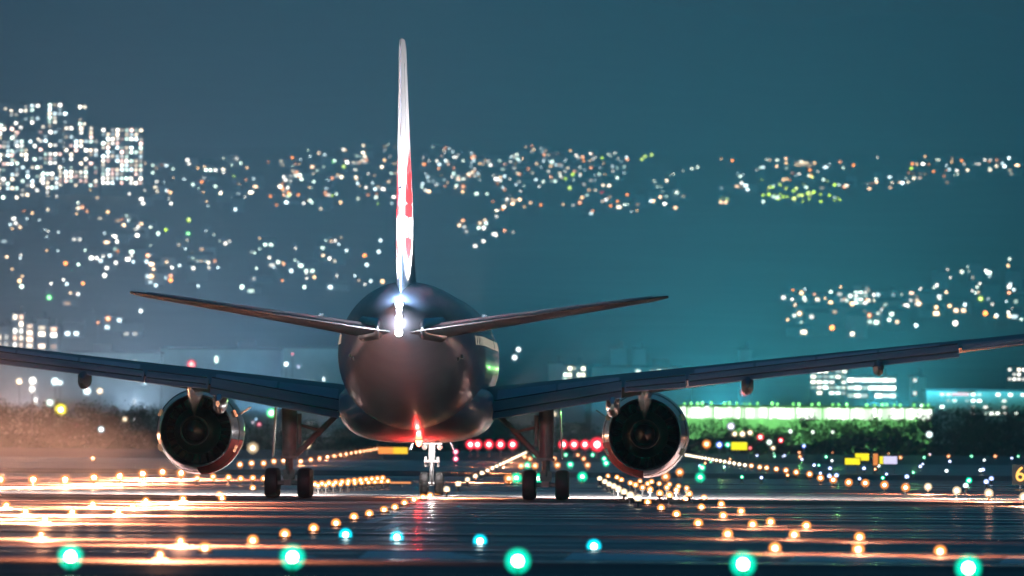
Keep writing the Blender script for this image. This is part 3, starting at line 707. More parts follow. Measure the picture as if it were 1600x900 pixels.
series([(1210, 713), (1291, 714), (1444, 715), (1518, 713), (1591, 713), (1514, 751)], 'raised', TEAL, 1.6, 'small green taxiway light', 'from the left on the far right taxiways', 'small green lights at the far right', 1.8)
series([(1300, 720), (1479, 736), (1538, 719), (1373, 728), (1509, 759), (1532, 735)], 'raised', COOL, 2.4, 'cool white taxiway light', 'on the far right taxiways', 'cool white taxiway lights', 1.4)
series([(1407, 715), (1482, 713), (1555, 713), (1249, 707), (1250, 714)], 'raised', AMBER, 1.4, 'round orange light', 'on the far right taxiways', 'orange lights at the far right', 2.4)

rx = random.Random(9)
ex = sorted((rx.uniform(1090, 1590), rx.uniform(703, 752)) for _ in range(26))
series([e_ for k, e_ in enumerate(ex) if k % 3 == 0], 'raised', (0.35, 0.5, 1.0), 1.6, 'tiny blue taxiway light', 'from the left in the far right scatter', 'tiny taxiway lights', 1.1)
series([e_ for k, e_ in enumerate(ex) if k % 3 == 1], 'raised', AMBER, 1.6, 'tiny amber taxiway light', 'from the left in the far right scatter', 'tiny taxiway lights', 1.2)
series([e_ for k, e_ in enumerate(ex) if k % 3 == 2], 'raised', TEAL, 1.3, 'tiny green taxiway light', 'from the left in the far right scatter', 'tiny taxiway lights', 1.2)
# posts with a lamp head (for lights that stand well above the pavement)
_pm = {}
def post(px, py, D, col, st, r, label, group=None, name='lamp_post', cat='lamp post', z0=None):
    P = at(px, py, D)
    z0 = H(P.x, P.y) if z0 is None else z0
    h = max(0.6, P.z - z0)
    k = round(h, 1)
    if k not in _pm:
        q = MB(); q.tube((0, 0, 0), (0, 0, k), .09, .06, 8); q.tube((0, 0, 0), (0, 0, .3), .16, .16, 8); _pm[k] = q.mesh('pole', M_pole)
    t = inst(name, _pm[k], (P.x, P.y + .2, z0), label=label, cat=cat, group=group)
    inst('lamp_head', lens_halo_mesh(col, st, r), (0, -.2, h), t)
    return t
for i, x in enumerate((735, 746, 764, 782, 801, 880, 897, 914, 933)):
    post(x, 694.5, 1500, RED, 3.0 if i < 8 else 4, .68 if i < 8 else 1.0, f'red runway end light, {ordw(i)} from the left in the row', 'red runway end lights', 'runway_end_light', 'runway light')
for py, lb in ((706, 'upper pink red lamp right of the nose gear leg'), (719, 'lower pink red lamp right of the nose gear leg')):
    post(712, py, 1050, PINK, 2.2, .30, lb, 'pink lamps beside the nose gear', 'runway_end_light', 'runway light')
P_ = [(1188, 683, RED, 3.2, .62, 'large red round lamp at the far right airfield edge'), (1220, 688, RED, 2.6, .5, 'smaller red round lamp right of the large red one'),
      (1202, 691, MINT, 1.5, .4, 'pale green white lamp between two red lamps'), (1142, 666, VIOLET, 1.4, .7, 'violet white lamp before the lit green trees'),
      (1104, 694, AMBER, 1.6, .6, 'orange round lamp right of the right engine'), (1124, 695, BLUE, 2.0, .45, 'blue round lamp beside a yellow sign'),
      (1137, 695, TEAL, 1.2, .4, 'green round lamp touching the yellow sign'), (1256, 697, BLUE, 1.4, .3, 'small dim blue lamp above the taxiway'),
      (1452, 679, COOL, 3.0, .6, 'glaring cool white lamp under the dark trees'), (1235, 674, MINT, 1.6, .4, 'mint lamp before the dark tree bank'),
      (1270, 675, MINT, 1.4, .35, 'second mint lamp before the dark tree bank'), (1301, 675, MINT, 1.0, .35, 'faint mint lamp farthest right before the tree bank'),
      (1172, 700, RED, .8, .3, 'faint red lamp under the peach lamp'), (1208, 700, WARM, 1.0, .35, 'peach lamp hanging below the red lamps'),
      (1160, 678, WARM, 1.8, .55, 'peach lamp left of the red lamps'), (1148, 678, WARM, 1.4, .5, 'second peach lamp left of the red lamps'), (1172, 676, WARM, 1.6, .5, 'peach lamp nearest the red lamp'),
      (95, 640, YELLOW, 2.4, 1.1, 'big round yellow lamp over the left trees'), (78, 629, MINT, 1.0, .8, 'pale mint lamp beside the yellow lamp'),
      (122, 664, PINK, .5, .5, 'faint pink lamp under the yellow lamp'), (158, 671, COOL, 1.6, .6, 'cool white lamp before the left trees'),
      (195, 655, WARM, .6, .6, 'dim peach lamp left of the left engine'), (424, 645, GREEN, 2.4, .9, 'bright green lamp left of the left main gear'),
      (424, 645.5, MINT, 3, .5, 'white core lamp in front of the bright green lamp'),
      (405, 663, PINK, .5, .5, 'faint pink lamp below the green lamp'), (395, 700, WARM, .8, .8, 'pale warm lamp right of the left engine'),
      (30, 596, WARM, 1.4, .7, 'warm lamp below the left wing, leftmost'), (51, 595, WHITE, 2.2, .8, 'upper white lamp of a pair below the left wing'),
      (50, 608, WHITE, 1.6, .7, 'lower white lamp of a pair below the left wing'), (86, 596, COOL, 2.2, .8, 'cool white lamp in the middle below the left wing'),
      (94, 598, COOL, 1.2, .6, 'small cool lamp touching the middle one below the wing'), (136, 611, COOL, 1.8, .8, 'cool lamp under the left flap fairing'), (156, 611, WARM, 1.0, .7, 'pale warm lamp right of the flap fairing'),
      (299, 569, RED, 1.1, .9, 'soft red lamp above the left wing'), (447, 569, COOL, 2.0, .5, 'white lamp above the left wing near the fuselage'),
      (457, 553, PINK, .6, .3, 'tiny pink lamp above the left wing'), (1163, 613, RED, .7, .75, 'soft red lamp below the right flap fairing'),
      (867, 647, WARM, .5, .5, 'faint warm lamp between right gear and engine'), (480, 695, WARM, 2.2, .5, 'pale light beside the belly, left'), (395, 660, VIOLET, .3, .4, 'faint violet lamp beside the left gear')]
for x, y, c, s, r, lb in P_:
    post(x, y, 2000 if y < 690 else 1500, c, s, r, lb)
# glow lamps of the added haze masts that stand behind the tree belt
# guidance signs -------------------------------------------------------------
def sign(px, py, wpx, hpx, cols, D, label, st=1.0):
    P = at(px, py, D); s = D / FPX; W, Hh = wpx * s, hpx * s
    zb = max(.12, P.z - Hh / 2)
    e = empty('guidance_sign', (P.x, P.y, 0), 0, label, 'airfield sign')
    q = MB(); q.box((0, .12, zb + Hh / 2), (W + .1, .2, Hh + .1)); q.build('case', M_house, e)
    x0 = -W / 2
    for frac, c in cols:
        q = MB(); q.box((x0 + W * frac / 2, 0, zb + Hh / 2), (W * frac - .03, .03, Hh)); q.build('lit_face', emat('sign_face', c, st * .14), e); x0 += W * frac
    for sx in (-.35, .35):
        q = MB(); q.box((W * sx, .12, zb / 2), (.08, .08, zb + .02)); q.build('leg', M_pole, e)
sign(1155, 697, 25, 12, [(1, YELLOW)], 1500, 'wide yellow lit sign left of the red lamps', 1.2)
sign(1347, 714, 22, 11, [(1, YELLOW)], 980, 'yellow lit sign, upper right one of two overlapping', 1.1)
sign(1332, 721, 24, 10, [(1, YELLOW)], 900, 'yellow lit sign, lower left one of two overlapping', 1.1)
sign(1388, 719, 28, 12, [(.22, YELLOW), (.78, VIOLET)], 900, 'pale violet lit sign with a yellow left end', 1.0)
sign(1368, 718, 8, 18, [(1, AMBER)], 880, 'narrow amber lit marker left of the pale sign', .8)
sign(614, 704, 46, 10, [(.5, AMBER), (.5, (1, .6, .02))], 1300, 'long orange lit sign left of the nose gear', 1.2)
sign(597, 754, 90, 3, [(1, AMBER)], 600, 'low amber light bar left of the nose wheels', .8)
# distance marker with the figure 6
P = at(1594, 742, 640); s = 640 / FPX
e = empty('distance_marker', (P.x, P.y, 0), 0, 'black distance marker with a glowing orange figure 6 at the right edge', 'airfield sign')
q = MB(); q.box((0, .1, P.z), (.9, .18, 1.15)); q.build('case', M_house, e)
q = MB(); q.box((0, .1, .25), (.1, .1, .7)); q.build('leg', M_pole, e)
fc = bpy.data.curves.new('figure_six', 'FONT'); fc.body = '6'; fc.size = 1.15; fc.extrude = .01; fc.offset = .012; fc.align_x = 'CENTER'; fc.align_y = 'CENTER'
fc.materials.append(emat('figure_glow', (1, .42, .05), .25))
ft = bpy.data.objects.new('figure_curve', fc); COL.objects.link(ft); bpy.context.view_layer.update()
fme = bpy.data.meshes.new_from_object(ft.evaluated_get(bpy.context.evaluated_depsgraph_get())); bpy.data.objects.remove(ft)
fo = bpy.data.objects.new('figure', fme); COL.objects.link(fo); fo.parent = e; fo.location = (0, -.01, P.z); fo.rotation_euler = (R(90), 0, 0)

# ------------------------------------------------------------------ trees
M_bark = pmat('bark', (0.09, 0.07, 0.05), 0.9, noise=0.3, scale=2)
M_leaf = pmat('tree_leaves', (0.05, 0.075, 0.035), 0.7, noise=0.5, scale=0.5)
def crown_mesh(seed, w_, h_):
    rnd = random.Random(seed); q = MB(); cl = []
    for k in range(34):
        a = rnd.uniform(0, 6.28); u = rnd.uniform(.1, 1) ** .5; z = rnd.uniform(-.5, .5)
        rr = math.sqrt(max(0.02, 1 - (z * 1.7) ** 2)) * u
        cl.append((math.cos(a) * rr * w_ * .5, math.sin(a) * rr * w_ * .4, h_ * (.58 + z * .78), rnd.uniform(.09, .2) * w_))
    for cx, cy, cz, r in cl:
        for j in range(46):
            d = Vector((rnd.gauss(0, 1), rnd.gauss(0, 1), rnd.gauss(0, .8))).normalized() * r * rnd.uniform(.5, 1.1)
            p = Vector((cx, cy, cz)) + d; s_ = rnd.uniform(.12, .3)
            n1 = Vector((rnd.gauss(0, 1), rnd.gauss(0, 1), rnd.gauss(0, 1))).normalized(); u1 = n1.orthogonal().normalized() * s_; v1 = n1.cross(u1)
            q.add([p - u1, p + v1 * .6, p + u1, p - v1 * .6], [(0, 1, 2, 3)])
    return q.mesh('crown', M_leaf)
TR = []
for i in range(5):
    w_, h_ = (11, 6.2) if i < 3 else (8, 5.4)
    cm = crown_mesh(50 + i, w_, h_); q = MB(); q.tube((0, 0, -.1), (0, 0, h_ * .45), .28, .16, 10)
    for k in range(5):
        a = k * 1.3 + i; q.tube((0, 0, h_ * (.25 + .04 * k)), (math.cos(a) * w_ * .28, math.sin(a) * w_ * .2, h_ * (.55 + .05 * k)), .12, .04, 6)
    TR.append((cm, q.mesh('trunk', M_bark), h_))
rt = random.Random(3)
def tree(px, top, D, i, label, group, wsc=1.0):
    P = at(px, 690, D); cm, tm, h_ = TR[i]; T = at(px, top, D).z / (h_ * .99)
    t = empty('tree', (P.x, P.y, 0), rt.uniform(-.6, .6), label, 'tree', group)
    c = inst('crown', cm, (0, 0, 0), t); inst('trunk', tm, (0, 0, 0), t); t.scale = (wsc * (0.7 + .3 * T), 1, T)
SPEC = [(-30, 640), (20, 636), (62, 634), (105, 645), (150, 634), (190, 637), (235, 641), (285, 646), (340, 655), (395, 662), (450, 660), (505, 664), (560, 668), (610, 670), (700, 671), (760, 668),
        (800, 664), (845, 660), (890, 664), (930, 668), (980, 664), (1085, 668), (1125, 660), (1165, 664), (1205, 668), (1240, 664), (1275, 656), (1310, 660), (1345, 662), (1385, 655), (1420, 653), (1460, 660),
        (1492, 645), (1520, 641), (1548, 645), (1576, 643), (1606, 648), (1636, 645)]
for k, (x, top) in enumerate(SPEC):
    if x < 300: lb = f'dark bushy tree, {ordw(k)} from the left in the bank left of the left engine'; gr = 'trees left of the left engine'
    elif x < 1000: lb = f'dark low tree beyond the airfield, {ordw(k - 8)} from the left behind the airliner'; gr = 'trees behind the airliner'
    elif x < 1480: lb = f'green lit tree below the bright hall, {ordw(k - 21)} from the left'; gr = 'trees below the bright hall'
    else: lb = f'dark tall tree, {ordw(k - 32)} from the left in the bank at the far right'; gr = 'tall trees at the far right'
    tree(x, top, 2050 + rt.uniform(-60, 60), k % 5, lb, gr, 1.15)
# low scrub that closes the gaps under the crowns
def scrub(n, y0, y1, seed):
    rnd = random.Random(seed); q = MB()
    for k in range(n):
        x = rnd.uniform(-125, 125); y = rnd.uniform(y0, y1); hh = 2.3 + 1.2 * mn.noise(Vector((x / 14, 1, 2)))
        for j in range(2):
            p = Vector((x + rnd.uniform(-.5, .5), y, rnd.uniform(0, hh))); s_ = rnd.uniform(.3, .7)
            n1 = Vector((rnd.gauss(0, 1), rnd.gauss(0, 1), rnd.gauss(0, 1))).normalized(); u1 = n1.orthogonal().normalized() * s_; v1 = n1.cross(u1)
            q.add([p - u1, p + v1 * .6, p + u1, p - v1 * .6], [(0, 1, 2, 3)])
    return q
scrub(7000, 1985, 2010, 5).build('undergrowth', M_leaf, kind='stuff')

# ------------------------------------------------------------------ buildings
M_bld = pmat('pale_concrete_wall', (0.50, 0.51, 0.50), 0.8, noise=0.12, scale=.3)
M_term = pmat('weathered_cladding', (0.11, 0.12, 0.13), 0.7, noise=0.2, scale=.15)
M_bld2 = pmat('grey_cladding', (0.25, 0.28, 0.30), 0.7, noise=0.12, scale=.3)
M_roof = pmat('dark_roof', (0.07, 0.07, 0.08), 0.8, noise=0.15, scale=.3)
WM = {}
def win_mesh(w_, h_, col, st):
    k = (w_, h_, col, st)
    if k not in WM:
        q = MB(); q.box((0, 0, 0), (w_, .12, h_)); WM[k] = q.mesh('lit_window', emat('window_glow', col, round(st * .30, 3)))
    return WM[k]
rb = random.Random(11)
def block(px0, px1, ytop, D, floors, cols, frac, cset, st, label, group=None, ybase=None, mat=None, wfr=(.5, .45), depth=12, cat='apartment block', name='apartment_block'):
    A = at((px0 + px1) / 2, ytop, D); s = D / FPX; W = (px1 - px0) * s
    z0 = min(H(A.x - W / 2, D), H(A.x + W / 2, D)) - 1.0 if D > 2600 else 0.0
    Hh = A.z - z0
    e = empty(name, (A.x, D, z0), 0, label, cat, group)
    q = MB(); q.box((0, depth / 2, Hh / 2), (W, depth, Hh)); wl = q.build('wall', mat or M_bld, e)
    q = MB(); q.box((0, depth / 2, Hh + .25), (W + .5, depth + .5, .5)); q.box((W * .2, depth / 2, Hh + 1.2), (min(4, W * .25), 4, 1.6)); q.build('roof', M_roof, e)
    zb = (at(px0, ybase, D).z - z0) if ybase else Hh - floors * 3.0
    fh = (Hh - zb) / floors; cw = W / cols; cnt = 0
    for i in range(floors):
        for j in range(cols):
            if rb.random() < frac and cnt < 96:
                c = rb.choice(cset); cnt += 1
                inst('lit_window', win_mesh(round(cw * wfr[0], 2), round(fh * wfr[1], 2), c, round(st * rb.choice((.15, .35, .6, 1, 1.5)), 2)), ((j + .5) / cols * W - W / 2, -.06, Hh - (i + .5) * fh), e)
    return e
PALE = [WHITE, MINT, (1.0, .88, .7), COOL, (1.0, .78, .55)]
WARMS = [(1.0, .8, .6), (1.0, .7, .5), WHITE, (1.0, .6, .4)]
# the tower estate on the left slope
EST = [(-22, 12, 160, 18, 5, .45, 'leftmost tall lit tower of the hillside estate, cut by the frame'), (14, 44, 163, 18, 4, .5, 'tall lit tower second from the left on the estate skyline'),
       (46, 72, 162, 17, 3, .42, 'narrow lit tower third from the left on the estate skyline'), (74, 106, 161, 18, 4, .62, 'brightest tall tower right of centre on the estate skyline'),
       (107, 136, 164, 16, 4, .2, 'dim tower with few lit windows right end of the upper skyline')]
for x0, x1, yt, fl_, cl_, fr_, lb in EST: block(x0, x1, yt, 8150, fl_, cl_, fr_, PALE, 4.2, lb, 'tower blocks of the left hillside estate', wfr=(.5, .5))
EST2 = [(-15, 22, 198, 13, 6, .62, 'bright mid height block at the left frame edge of the estate'), (24, 58, 204, 12, 5, .45, 'mid height block below the second tower of the estate'),
        (60, 98, 203, 13, 5, .55, 'mid height block below the bright tower of the estate'), (100, 154, 197, 14, 7, .5, 'wide flat topped lit block in the middle of the estate'),
        (158, 224, 200, 13, 9, .68, 'separate warm lit block at the right end of the estate')]
for x0, x1, yt, fl_, cl_, fr_, lb in EST2: block(x0, x1, yt, 7800, fl_, cl_, fr_, PALE + [(1.0, .6, .5)], 4.4, lb, 'mid height blocks of the left hillside estate', wfr=(.5, .5))
EST3 = [(-12, 30, 262, 7, 6, .55, 'low lit block at the left foot of the estate'), (32, 62, 258, 7, 4, .6, 'low lit block second from the left at the estate foot'), (64, 92, 268, 6, 4, .5, 'low lit block right at the estate foot')]
for x0, x1, yt, fl_, cl_, fr_, lb in EST3: block(x0, x1, yt, 7500, fl_, cl_, fr_, PALE, 4.0, lb, 'low blocks at the estate foot', wfr=(.5, .5))
# lit flats low on the left
FL = [(-8, 16, 510, 4, 2, .7, 'lowest warm lit flats at the left frame edge above the wing'), (19, 38, 490, 6, 2, .85, 'tallest warm lit flats above the left wing'), (39, 54, 505, 5, 1, .9, 'narrow warm lit flats third from the left above the wing'),
      (57, 74, 498, 6, 1, .8, 'narrow warm lit flats fourth from the left above the wing'), (76, 92, 510, 5, 1, .9, 'small warm lit flats fifth from the left above the wing')]
for x0, x1, yt, fl_, cl_, fr_, lb in FL: block(x0, x1, yt, 3100, fl_, cl_, fr_, WARMS, 1.7, lb, 'warm lit flats above the left wing', ybase=555, wfr=(.55, .62))
# terminal and hangars behind the left wing
block(-60, 250, 551, 2420, 3, 20, .08, [COOL, WHITE], .8, 'long pale terminal roofline behind the left wing', ybase=640, mat=M_bld, wfr=(.3, .3), cat='terminal', name='terminal_building', depth=25)
block(252, 440, 546, 2450, 3, 12, .12, [MINT, COOL], .8, 'flat grey hangar with dark roof left of the fuselage', ybase=640, mat=M_bld, wfr=(.3, .3), cat='hangar', name='hangar', depth=25)
block(442, 600, 545, 2440, 5, 16, .10, [COOL, VIOLET], 1.0, 'pale blue grey hall touching the fuselage on the left', ybase=640, mat=M_bld, wfr=(.2, .3), cat='hangar', name='hangar', depth=25)
# right of the fuselage
block(955, 979, 545, 2900, 2, 2, 0, [MINT], 1, 'pale cube building, larger of two right of the tail', mat=M_bld, ybase=575, cat='building', name='office_building')
block(989, 1010, 545, 2900, 2, 2, 0, [MINT], 1, 'pale cube building, smaller of two right of the tail', mat=M_bld, ybase=575, cat='building', name='office_building')
block(857, 880, 568, 2700, 2, 2, 0, [WARM], 1, 'low pinkish grey block left of pale lamps', mat=M_bld, ybase=600, cat='building', name='office_building')
block(880, 915, 571, 2750, 3, 5, .8, [(1, .98, .7), MINT], 1.6, 'low block with glaring pale yellow windows above the right wing', ybase=600, wfr=(.7, .5), cat='building', name='office_building')
block(925, 1080, 574, 2650, 2, 14, .5, [MINT, (.8, 1, .85)], 1.3, 'long low mint lit building above the right wing root', ybase=600, wfr=(.6, .4), cat='building', name='office_building')
block(1155, 1175, 547, 2800, 3, 2, 0, [MINT], 1, 'lone faint pale block above the right wing', ybase=590, cat='building', name='office_building')
block(1266, 1324, 576, 2550, 5, 6, .85, [(1, .98, .75), WHITE, MINT], 1.6, 'four storey lit block just under the right wing', ybase=618, mat=M_term, wfr=(.75, .5), cat='office block', name='office_block')
block(1324, 1400, 588, 2500, 3, 7, .95, [WHITE, (.9, 1, .85)], 1.9, 'office block with two bright bands of windows', ybase=624, mat=M_term, wfr=(.9, .45), cat='office block', name='office_block')
block(1424, 1447, 589, 2480, 5, 2, .5, [WHITE, MINT], 1.6, 'narrow pale tower beside the long station building', ybase=640, wfr=(.4, .5), cat='tower', name='stair_tower')
block(1448, 1700, 612, 2300, 4, 26, .30, [WHITE, MINT, (.9, 1, .85)], 1.4, 'long pale station building at the far right', ybase=650, wfr=(.6, .35), cat='station', name='station_building', depth=18)
block(1574, 1625, 574, 2700, 3, 7, .8, [WHITE, (1, .8, .6)], 1.8, 'dark block with warm windows at the right frame edge', ybase=596, mat=M_term, wfr=(.6, .5), cat='office block', name='office_block')
# red roof lettering glow on the station is only a soft red bar in the photo
A = at(1500, 616, 2296); s = 2296 / FPX
q = MB(); q.box((0, 0, 0), (26 * s, .3, 5 * s)); o = q.build('sign_board', emat('red_sign', (1, .12, .1), .14)); o.location = A; tag(o, 'soft red lit sign board on the station roof edge', 'sign')
# the glaring green-white hall
D = 2200; A = at(1260, 633, D); B0 = at(1060, 655, D); s = D / FPX
e = empty('lit_hall', (0, D, 0), 0, 'long low glass hall glaring white with a green roof edge at the right', 'hall')
xa, xb = at(1030, 640, D).x, at(1456, 640, D).x; zt = at(1260, 637, D).z; zb = at(1260, 655, D).z
q = MB(); q.box(((xa + xb) / 2, 5, zt / 2), (xb - xa, 9, zt)); q.build('wall', M_bld, e)
q = MB(); q.box(((xa + xb) / 2, 4.5, zt + .2), (xb - xa + 1, 12, .35)); q.build('roof', M_roof, e)
nw = 60; cw = (xb - xa) / nw; gm = win_mesh(round(cw * .93, 2), round((zt - zb) * .9, 2), (1.0, .97, .97), .9); tm_ = win_mesh(round(cw * .5, 2), .6, (.25, 1, .25), 1.2)
for i in range(nw):
    x = xa + (i + .5) * cw
    gm = win_mesh(round(cw * .86, 2), round((zt - zb) * .9, 2), (1.0, .97, .97) if i % 7 else (.8, 1, .8), rb.choice((.45, .7, .9, 1.2)))
    inst('lit_window', gm, (x, .45, (zt + zb) / 2 + rb.uniform(-.15, .15)), e)
    if i % 6 == 0:
        q = MB(); q.box((x - cw / 2, .3, zt / 2), (.35, .4, zt + .3)); q.build('pillar', M_bld, e)
for i in range(40):
    x = xa + (i + .5) * (xb - xa) / 40
    if rb.random() < .85: inst('roof_lamp', win_mesh(round(cw * .5, 2), .6, (.25, 1, .25), rb.choice((.5, .9, 1.4))), (x + rb.uniform(-.3, .3), .3, zt + .62 + rb.uniform(-.1, .15)), e)
for i, x in enumerate((1075, 1130, 1190, 1250, 1310, 1370, 1430)):
    P = at(x, 644, D - 35)
    t = post(x, 650, D - 35, (.45, 1, .25), 1.2, .35, f'green floodlight on a post, {ordw(i)} from the left before the bright hall', 'green floodlights before the bright hall', 'floodlight', 'floodlight')
    lamp('POINT', 'flood_lamp', (0, -1.0, P.z + 1.5), (.28, 1, .22), 1900, t, .4)
# unseen wide floods added to light the town air and the lower slopes
for i, (x, c, pw, Dd, lb) in enumerate(((40, (.62, .62, .70), 1.5e6, 2230, 'added haze light mast behind the left trees'), (210, (.48, .66, .88), 1.6e6, 2230, 'added haze light mast before the terminal'), (400, (.22, .60, 1.0), 1.2e6, 2230, 'added haze light mast before the hangar'),
                              (960, (.05, .68, 1), .7e6, 2250, 'added haze light mast behind the right engine'), (1130, (.07, .76, 1), 2.0e6, 2250, 'added haze light mast behind the bright hall'), (1380, (.09, .80, 1), 1.8e6, 2250, 'added haze light mast beside the office blocks'))):
    t = post(x, 655, Dd, c, 1.0, .3, lb, 'added haze light masts of the airport town', 'floodlight', 'floodlight')
    lamp('SPOT', 'town_haze_fill', (0, -.5, 6.5), c, pw * LAMPK * (.80, 1.05, 1.05, .7, .75, .75)[i], t, .8, Vector((0, .02, 1)), R(174), .25)

# ------------------------------------------------------------------ the town on the slopes
M_hw = [pmat('house_wall_' + nm, c, .8, noise=.1, scale=.5) for nm, c in (('cream', (.42, .40, .36)), ('grey', (.3, .31, .32)), ('white', (.6, .6, .58)))]
_hm = {}
def house_mesh(var, col, st):
    k = (var, col, st)
    if k in _hm: return _hm[k]
    q = MB(); rnd = random.Random(var)
    w_, d_, h_ = rnd.uniform(7, 11), 8, rnd.choice((3.2, 5.8, 5.8, 8.6))
    q.box((0, d_ / 2, h_ / 2 - 1.5), (w_, d_, h_ + 3)); q.mi = 1
    q.add([(-w_ / 2 - .4, -.4, h_), (w_ / 2 + .4, -.4, h_), (w_ / 2 + .4, d_ + .4, h_), (-w_ / 2 - .4, d_ + .4, h_), (-w_ / 2 + 1, d_ / 2, h_ + 1.8), (w_ / 2 - 1, d_ / 2, h_ + 1.8)],
          [(0, 1, 5, 4), (1, 2, 5), (2, 3, 4, 5), (3, 0, 4), (3, 2, 1, 0)])
    q.mi = 2
    for i in range(rnd.choice((1, 1, 2, 2, 3))):
        x = rnd.uniform(-w_ / 2 + 1.2, w_ / 2 - 1.2); z = rnd.choice([zz for zz in (1.6, 4.4, 7.0) if zz < h_])
        q.box((x, -.05, z), (rnd.uniform(1.1, 1.8), .12, 1.3))
    _hm[k] = q.mesh('house', [M_hw[var % 3], M_roof, emat('house_window', col, round(st * .45, 3))]); return _hm[k]
lampq = MB(); lampq.tube((0, 0, -1), (0, 0, 6), .12, .08, 6); lampq.tube((0, 0, 6), (0, -1.0, 6.3), .06, .05, 6); ME_sp = lampq.mesh('street_lamp', M_pole)
HC = [WHITE, MINT, (1.0, .85, .62), (1.0, .62, .36), COOL]; HN = ['white', 'mint white', 'cream', 'warm orange', 'cool white']
CNT = [0, 0]
def town(name, pts, nh, weights, st, sigma=0, hgt=1.0, lampc=None, lampn='', lfrac=.4):
    """houses and street lamps spread inside a band; pts = (px0, px1, ytop0, ytop1, ybot0, ybot1)"""
    x0, x1, ya0, ya1, yb0, yb1 = pts; got = []
    cen = [(rb.random(), rb.random()) for _ in range(max(2, nh // 5))]
    for k in range(nh):
        if rb.random() < .6:
            cu, cv = rb.choice(cen); u = min(1, max(0, cu + rb.gauss(0, 14) / (x1 - x0))); v = min(1, max(0, cv + rb.choice((-.12, 0, 0, .12))))
        else: u = rb.random(); v = rb.random()
        x = x0 + (x1 - x0) * u
        yt = ya0 + (ya1 - ya0) * u; yb_ = yb0 + (yb1 - yb0) * u; y = yt + (yb_ - yt) * v
        T = terr(x, y)
        if T is None: continue
        got.append((x, T, rb.random() < lfrac))
    got.sort(key=lambda g_: g_[0]); cn = {}
    for x, T, isl in got:
        if isl:
            c = lampc or rb.choice((WHITE, MINT, AMBER, (1, .62, .3))); nm = lampn or {WHITE: 'white', MINT: 'mint', AMBER: 'amber'}.get(c, 'orange')
            key = ('street lamp', nm)
        else:
            i = rb.choices(range(5), weights)[0]; c = HC[i]; nm = HN[i]; key = ('house', nm)
        j = cn.get(key, 0); cn[key] = j + 1
        if isl:
            t = inst('street_lamp', ME_sp, T, label=f'{nm} street lamp {name}, {ordw(j)} from left', cat='street lamp', group='street lamps on the dark slopes')
            inst('lamp_head', lens_halo_mesh(c, round(st * rb.choice((.5, .9, 1.5)), 2), rb.choice((.7, .9, 1.2))), (0, -1.2, 6.3), t); CNT[0] += 1
        else:
            inst('house', house_mesh(rb.randrange(9), c, round(st * rb.choice((.2, .4, .8, 1.1, 1.7)), 2)), (T.x, T.y, T.z), label=f'house with {nm} windows {name}, {ordw(j)} from left', cat='house', group='lit houses on the dark slopes'); CNT[1] += 1
town('on the terrace near the estate', (226, 470, 258, 262, 335, 330), 34, (4, 3, 3, 2, 3), 2.4)
town('on the terrace beside the fin', (440, 622, 246, 234, 330, 330), 46, (4, 3, 3, 2, 3), 2.6)
town('on the ridge right of the fin', (656, 980, 236, 243, 312, 290), 88, (4, 3, 2, 2, 4), 2.4)
town('in the middle band', (760, 1020, 306, 318, 338, 340), 18, (1, 1, 2, 6, 1), 2.2, lfrac=.5)
town('on the bright lane', (925, 975, 306, 255, 312, 280), 16, (2, 5, 1, 1, 4), 1.8, lfrac=.1)
town('on the rising road', (1000, 1120, 302, 264, 308, 268), 9, (2, 3, 2, 1, 1), 2.2, lfrac=.8, lampc=MINT, lampn='mint')
town('below the rising road', (1000, 1180, 300, 290, 340, 330), 20, (2, 3, 2, 4, 1), 1.5, lfrac=.2)
town('on the skyline road', (1110, 1600, 262, 258, 268, 264), 24, (3, 3, 2, 2, 2), 2.4, lfrac=.6)
town('on the right hand spur', (1310, 1590, 288, 258, 308, 278), 34, (3, 2, 4, 4, 2), 2.2)
town('in the lime lit park', (1200, 1310, 292, 290, 328, 326), 22, (1, 2, 1, 0, 0), 1.5, lfrac=.9, lampc=(0.70, 1.0, 0.03), lampn='lime')
town('beside the lime lit park', (1108, 1170, 324, 322, 330, 328), 3, (1, 1, 1, 1, 1), 1.2, lfrac=1, lampc=(0.70, 1.0, 0.03), lampn='lime')
town('on the knoll beside the fin', (714, 810, 358, 356, 404, 380), 14, (3, 3, 2, 3, 2), 2.0)
town('on the lower left slope', (10, 235, 372, 372, 452, 440), 24, (4, 3, 2, 1, 3), 2.0)
town('left of the tail', (235, 560, 385, 385, 468, 455), 30, (3, 3, 2, 2, 2), 1.6)
town('under the estate', (0, 230, 308, 300, 372, 360), 14, (3, 2, 3, 2, 3), 1.8)
town('above the left wing', (110, 235, 480, 500, 545, 540), 9, (4, 3, 1, 1, 3), 1.2)
town('low on the ridge right of the fin', (656, 980, 240, 246, 300, 285), 40, (1, 1, 1, 1, 1), 1.8, lfrac=1)
town('deep on the terrace beside the fin', (440, 622, 250, 240, 330, 330), 20, (1, 1, 1, 1, 1), 1.8, lfrac=1)
town('scattered above the left tailplane', (240, 600, 380, 380, 470, 460), 20, (1, 1, 1, 1, 1), 1.4, lfrac=1)
town('scattered in the upper far town', (1240, 1600, 455, 430, 520, 510), 22, (1, 1, 1, 1, 1), 1.3, lfrac=1)
town('in the far right town', (1230, 1460, 470, 470, 530, 535), 44, (4, 3, 4, 2, 4), 1.6)
town('in the far town corner', (1450, 1605, 440, 420, 510, 500), 26, (3, 2, 3, 2, 4), 1.6)
